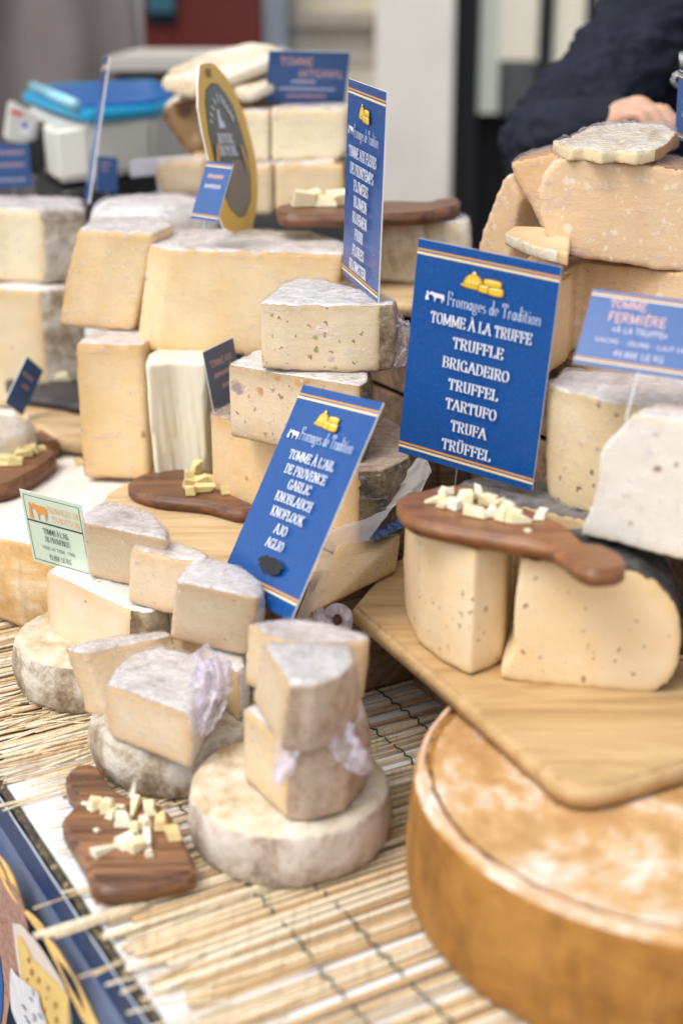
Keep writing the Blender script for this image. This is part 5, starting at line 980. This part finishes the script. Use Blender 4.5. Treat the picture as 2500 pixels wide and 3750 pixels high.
# ================================================================ vendor
def capsules(chains,vox,sm,name,mat,seg=14):
    bm=bmesh.new()
    for ch in chains:
        for (p,r),(q,s) in zip(ch,ch[1:]):
            p,q=Vector(p),Vector(q); d=q-p; L=d.length
            if L<1e-6: continue
            d/=L; a=d.orthogonal().normalized(); b=d.cross(a); rings=[]
            N=6
            prof=[(-r*math.cos(k*math.pi/2/N),r*math.sin(k*math.pi/2/N)) for k in range(1,N+1)]+[(L+s*math.sin(k*math.pi/2/N),s*math.cos(k*math.pi/2/N)) for k in range(0,N)]
            for t,rr_ in prof: rings.append([bm.verts.new(p+d*t+a*(rr_*math.cos(2*math.pi*k/seg))+b*(rr_*math.sin(2*math.pi*k/seg))) for k in range(seg)])
            for x,y in zip(rings,rings[1:]):
                for k in range(seg): bm.faces.new((x[k],x[(k+1)%seg],y[(k+1)%seg],y[k]))
            bm.faces.new(rings[0][::-1]); bm.faces.new(rings[-1])
    bmesh.ops.recalc_face_normals(bm,faces=bm.faces[:]); me=remesh(bm,vox); bm.free(); P=lap(me,get_co(me),sm); set_co(me,P); me.polygons.foreach_set('use_smooth',[True]*len(me.polygons)); me.materials.append(mat); return me
SKIN=simple('skin',(.60,.36,.25),.5,0,.10,30,.1,Subsurface_Weight=.15); JACK=MT('navy_jacket'); jn=JACK.noise(9,4,.6,.5); JACK.p(Base_Color=JACK.ramp(jn,[(.35,(.009,.011,.020)),(.7,(.020,.023,.038))]),Roughness=.85); JACK.b.inputs['Specular IOR Level'].default_value=.2; JACK.bump(JACK.noise(26,4,.6,1.),.5,.008); TROU=simple('dark_trousers',(.03,.03,.04),.8)
HAIR=simple('dark_hair',(.03,.022,.016),.6,0,.3,80)
sh_r=D(2390,95,2.22); el=D(1990,565,2.10); wr=D(2235,478,1.96); hd=D(2330,420,1.93)
tc=D(2640,330,2.36); cx,cy=tc[0],tc[1]; sh_l=np.array([cx+.17,cy+.04,.70]); ch_=np.array([cx,cy,.55]); hip=np.array([cx,cy+.05,.10]); nk=np.array([cx-.01,cy-.05,.80]); hed=np.array([cx-.03,cy-.14,.93])
el_l=np.array([cx+.22,cy-.14,.45]); wr_l=np.array([cx+.08,cy-.30,.44])
vd=bpy.data.objects.new('person',None); COL.objects.link(vd); vd.location=(cx,cy,-.78); tag(vd,'vendor in a dark navy jacket reaching over the hard cheeses, head out of view','person')
L_=lambda p:tuple(p)
def fingers(w,h,side,drop):
    d=Vector(h)-Vector(w); d.normalize(); up=Vector((0,0,1)); sd_=d.cross(up).normalized()*side; ch=[]
    kn=Vector(h)
    for i,(o,l) in enumerate(((-.030,.072),(-.010,.080),(.011,.074),(.030,.058))):
        b0=kn+sd_*o; b1=b0+d*l*.42+up*(-.008-drop*.3); b2=b1+d*l*.25+up*(-.022-drop); b3=b2+d*l*.03+up*(-.022-drop); r=.0088 if i<3 else .0076
        ch.append([(Vector(w)+sd_*o*.5,.017),(b0,.0115),(b1,r),(b2,r*.92),(b3,r*.8)])
    t0=Vector(w)+d*.03-sd_*.03; ch.append([(Vector(w)+d*.01-sd_*.012,.016),(t0,.013),(t0+d*.035-sd_*.014+up*-.018,.0105),(t0+d*.062-sd_*.006+up*-.034,.009)])
    return ch
hand=fingers(wr,hd,1,.006)+[[(wr,.026),(wr+(hd-wr)*.5+np.array([0,0,.003]),.029),(hd,.026)]]
hd_l=wr_l+np.array([-.05,-.05,-.01]); handl=fingers(wr_l,hd_l,-1,.006)+[[(wr_l,.026),(hd_l,.026)]]
body=[[(L_(hed+np.array([0,0,.03])),.085),(L_(hed+np.array([0,-.02,-.05])),.066),(L_(nk),.052),(L_(ch_),.11),(L_(hip),.13)],[(L_(sh_r),.05),(L_(el),.042),(L_(wr),.028)],[(L_(sh_l),.05),(L_(el_l),.042),(L_(wr_l),.028)],
 [(L_(nk),.05),(L_(sh_r),.05)],[(L_(nk),.05),(L_(sh_l),.05)],[(L_(hip+np.array([-.09,0,0])),.085),(L_(hip+np.array([-.1,-.01,-.42])),.058),(L_(hip+np.array([-.1,.02,-.82])),.04),(L_(hip+np.array([-.1,-.12,-.845])),.03)],[(L_(hip+np.array([.09,0,0])),.085),(L_(hip+np.array([.1,-.01,-.42])),.058),(L_(hip+np.array([.1,.02,-.82])),.04),(L_(hip+np.array([.1,-.12,-.845])),.03)],
 [(L_(hed+np.array([0,-.085,-.005])),.010),(L_(hed+np.array([0,-.100,-.028])),.014)],[(L_(hed+np.array([.083,.0,.0])),.012),(L_(hed+np.array([.085,.01,-.03])),.011)],[(L_(hed+np.array([-.083,.0,.0])),.012),(L_(hed+np.array([-.085,.01,-.03])),.011)]]+hand+handl
me=capsules(body,.0042,3,'body',SKIN); bo=child('body',me,[],vd)
jk=[[(L_(nk+np.array([0,.01,-.03])),.075),(L_(ch_),.155),(L_(ch_*.5+hip*.5),.15),(L_(hip),.15)],[(L_(ch_+np.array([-.09,0,.02])),.11),(L_(sh_r+np.array([0,.02,-.02])),.085)],[(L_(ch_+np.array([.08,0,.02])),.11),(L_(sh_l),.085)],[(L_(nk),.06),(L_(sh_r),.075)],[(L_(nk),.06),(L_(sh_l),.075)],
 [(L_(sh_r),.082),(L_(sh_r*.45+el*.55),.072),(L_(el),.068),(L_(el*.45+wr*.55),.058),(L_(wr-(wr-el)*.08),.047)],[(L_(sh_l),.082),(L_(el_l),.066),(L_(wr_l-(wr_l-el_l)*.08),.045)]]
me=capsules(jk,.006,4,'jacket',JACK.m); P=get_co(me); N=get_no(me); set_co(me,P+N*np.array([nz(p,12,3)*.013+abs(nz(p*np.array([1,1,2.0]),24,2))*.011 for p in P])[:,None]); child('jacket',me,[],vd)
tr=[[(L_(hip+np.array([sx*.08,0,.02])),.12),(L_(hip+np.array([sx*.1,-.01,-.42])),.078),(L_(hip+np.array([sx*.1,.02,-.80])),.062)] for sx in (-1,1)]
child('trousers',capsules(tr,.009,3,'trousers',TROU),[],vd)
child('hair',capsules([[(L_(hed+np.array([0,.02,.055])),.086),(L_(hed+np.array([0,.035,-.02])),.078)]],.006,3,'hair',HAIR),[],vd)
EYE=flat('eye_white',(.75,.73,.7),.2); LIP=flat('lip',(.42,.17,.14),.5)
for sx in (-1,1):
    child('eye',capsules([[(L_(hed+np.array([sx*.030,-.072,.012])),.0105),(L_(hed+np.array([sx*.031,-.0725,.012])),.0105)]],.002,1,'eye',EYE),[],vd)
child('mouth',capsules([[(L_(hed+np.array([-.02,-.083,-.055])),.005),(L_(hed+np.array([.02,-.083,-.055])),.005)]],.002,1,'mouth',LIP),[],vd)
bm=bmesh.new(); c=D(2486,270,2.12); tube(bm,[c+np.array([0,0,.03]),c+np.array([.003,-.003,.012]),c],.0025,6); tube(bm,[c+np.array([-.009*math.cos(a*.5),0,-.009+.009*math.sin(a*.5)]) for a in range(14)],.0025,6); child('key_clip',bm2me(bm,'k',True),METAL,vd)
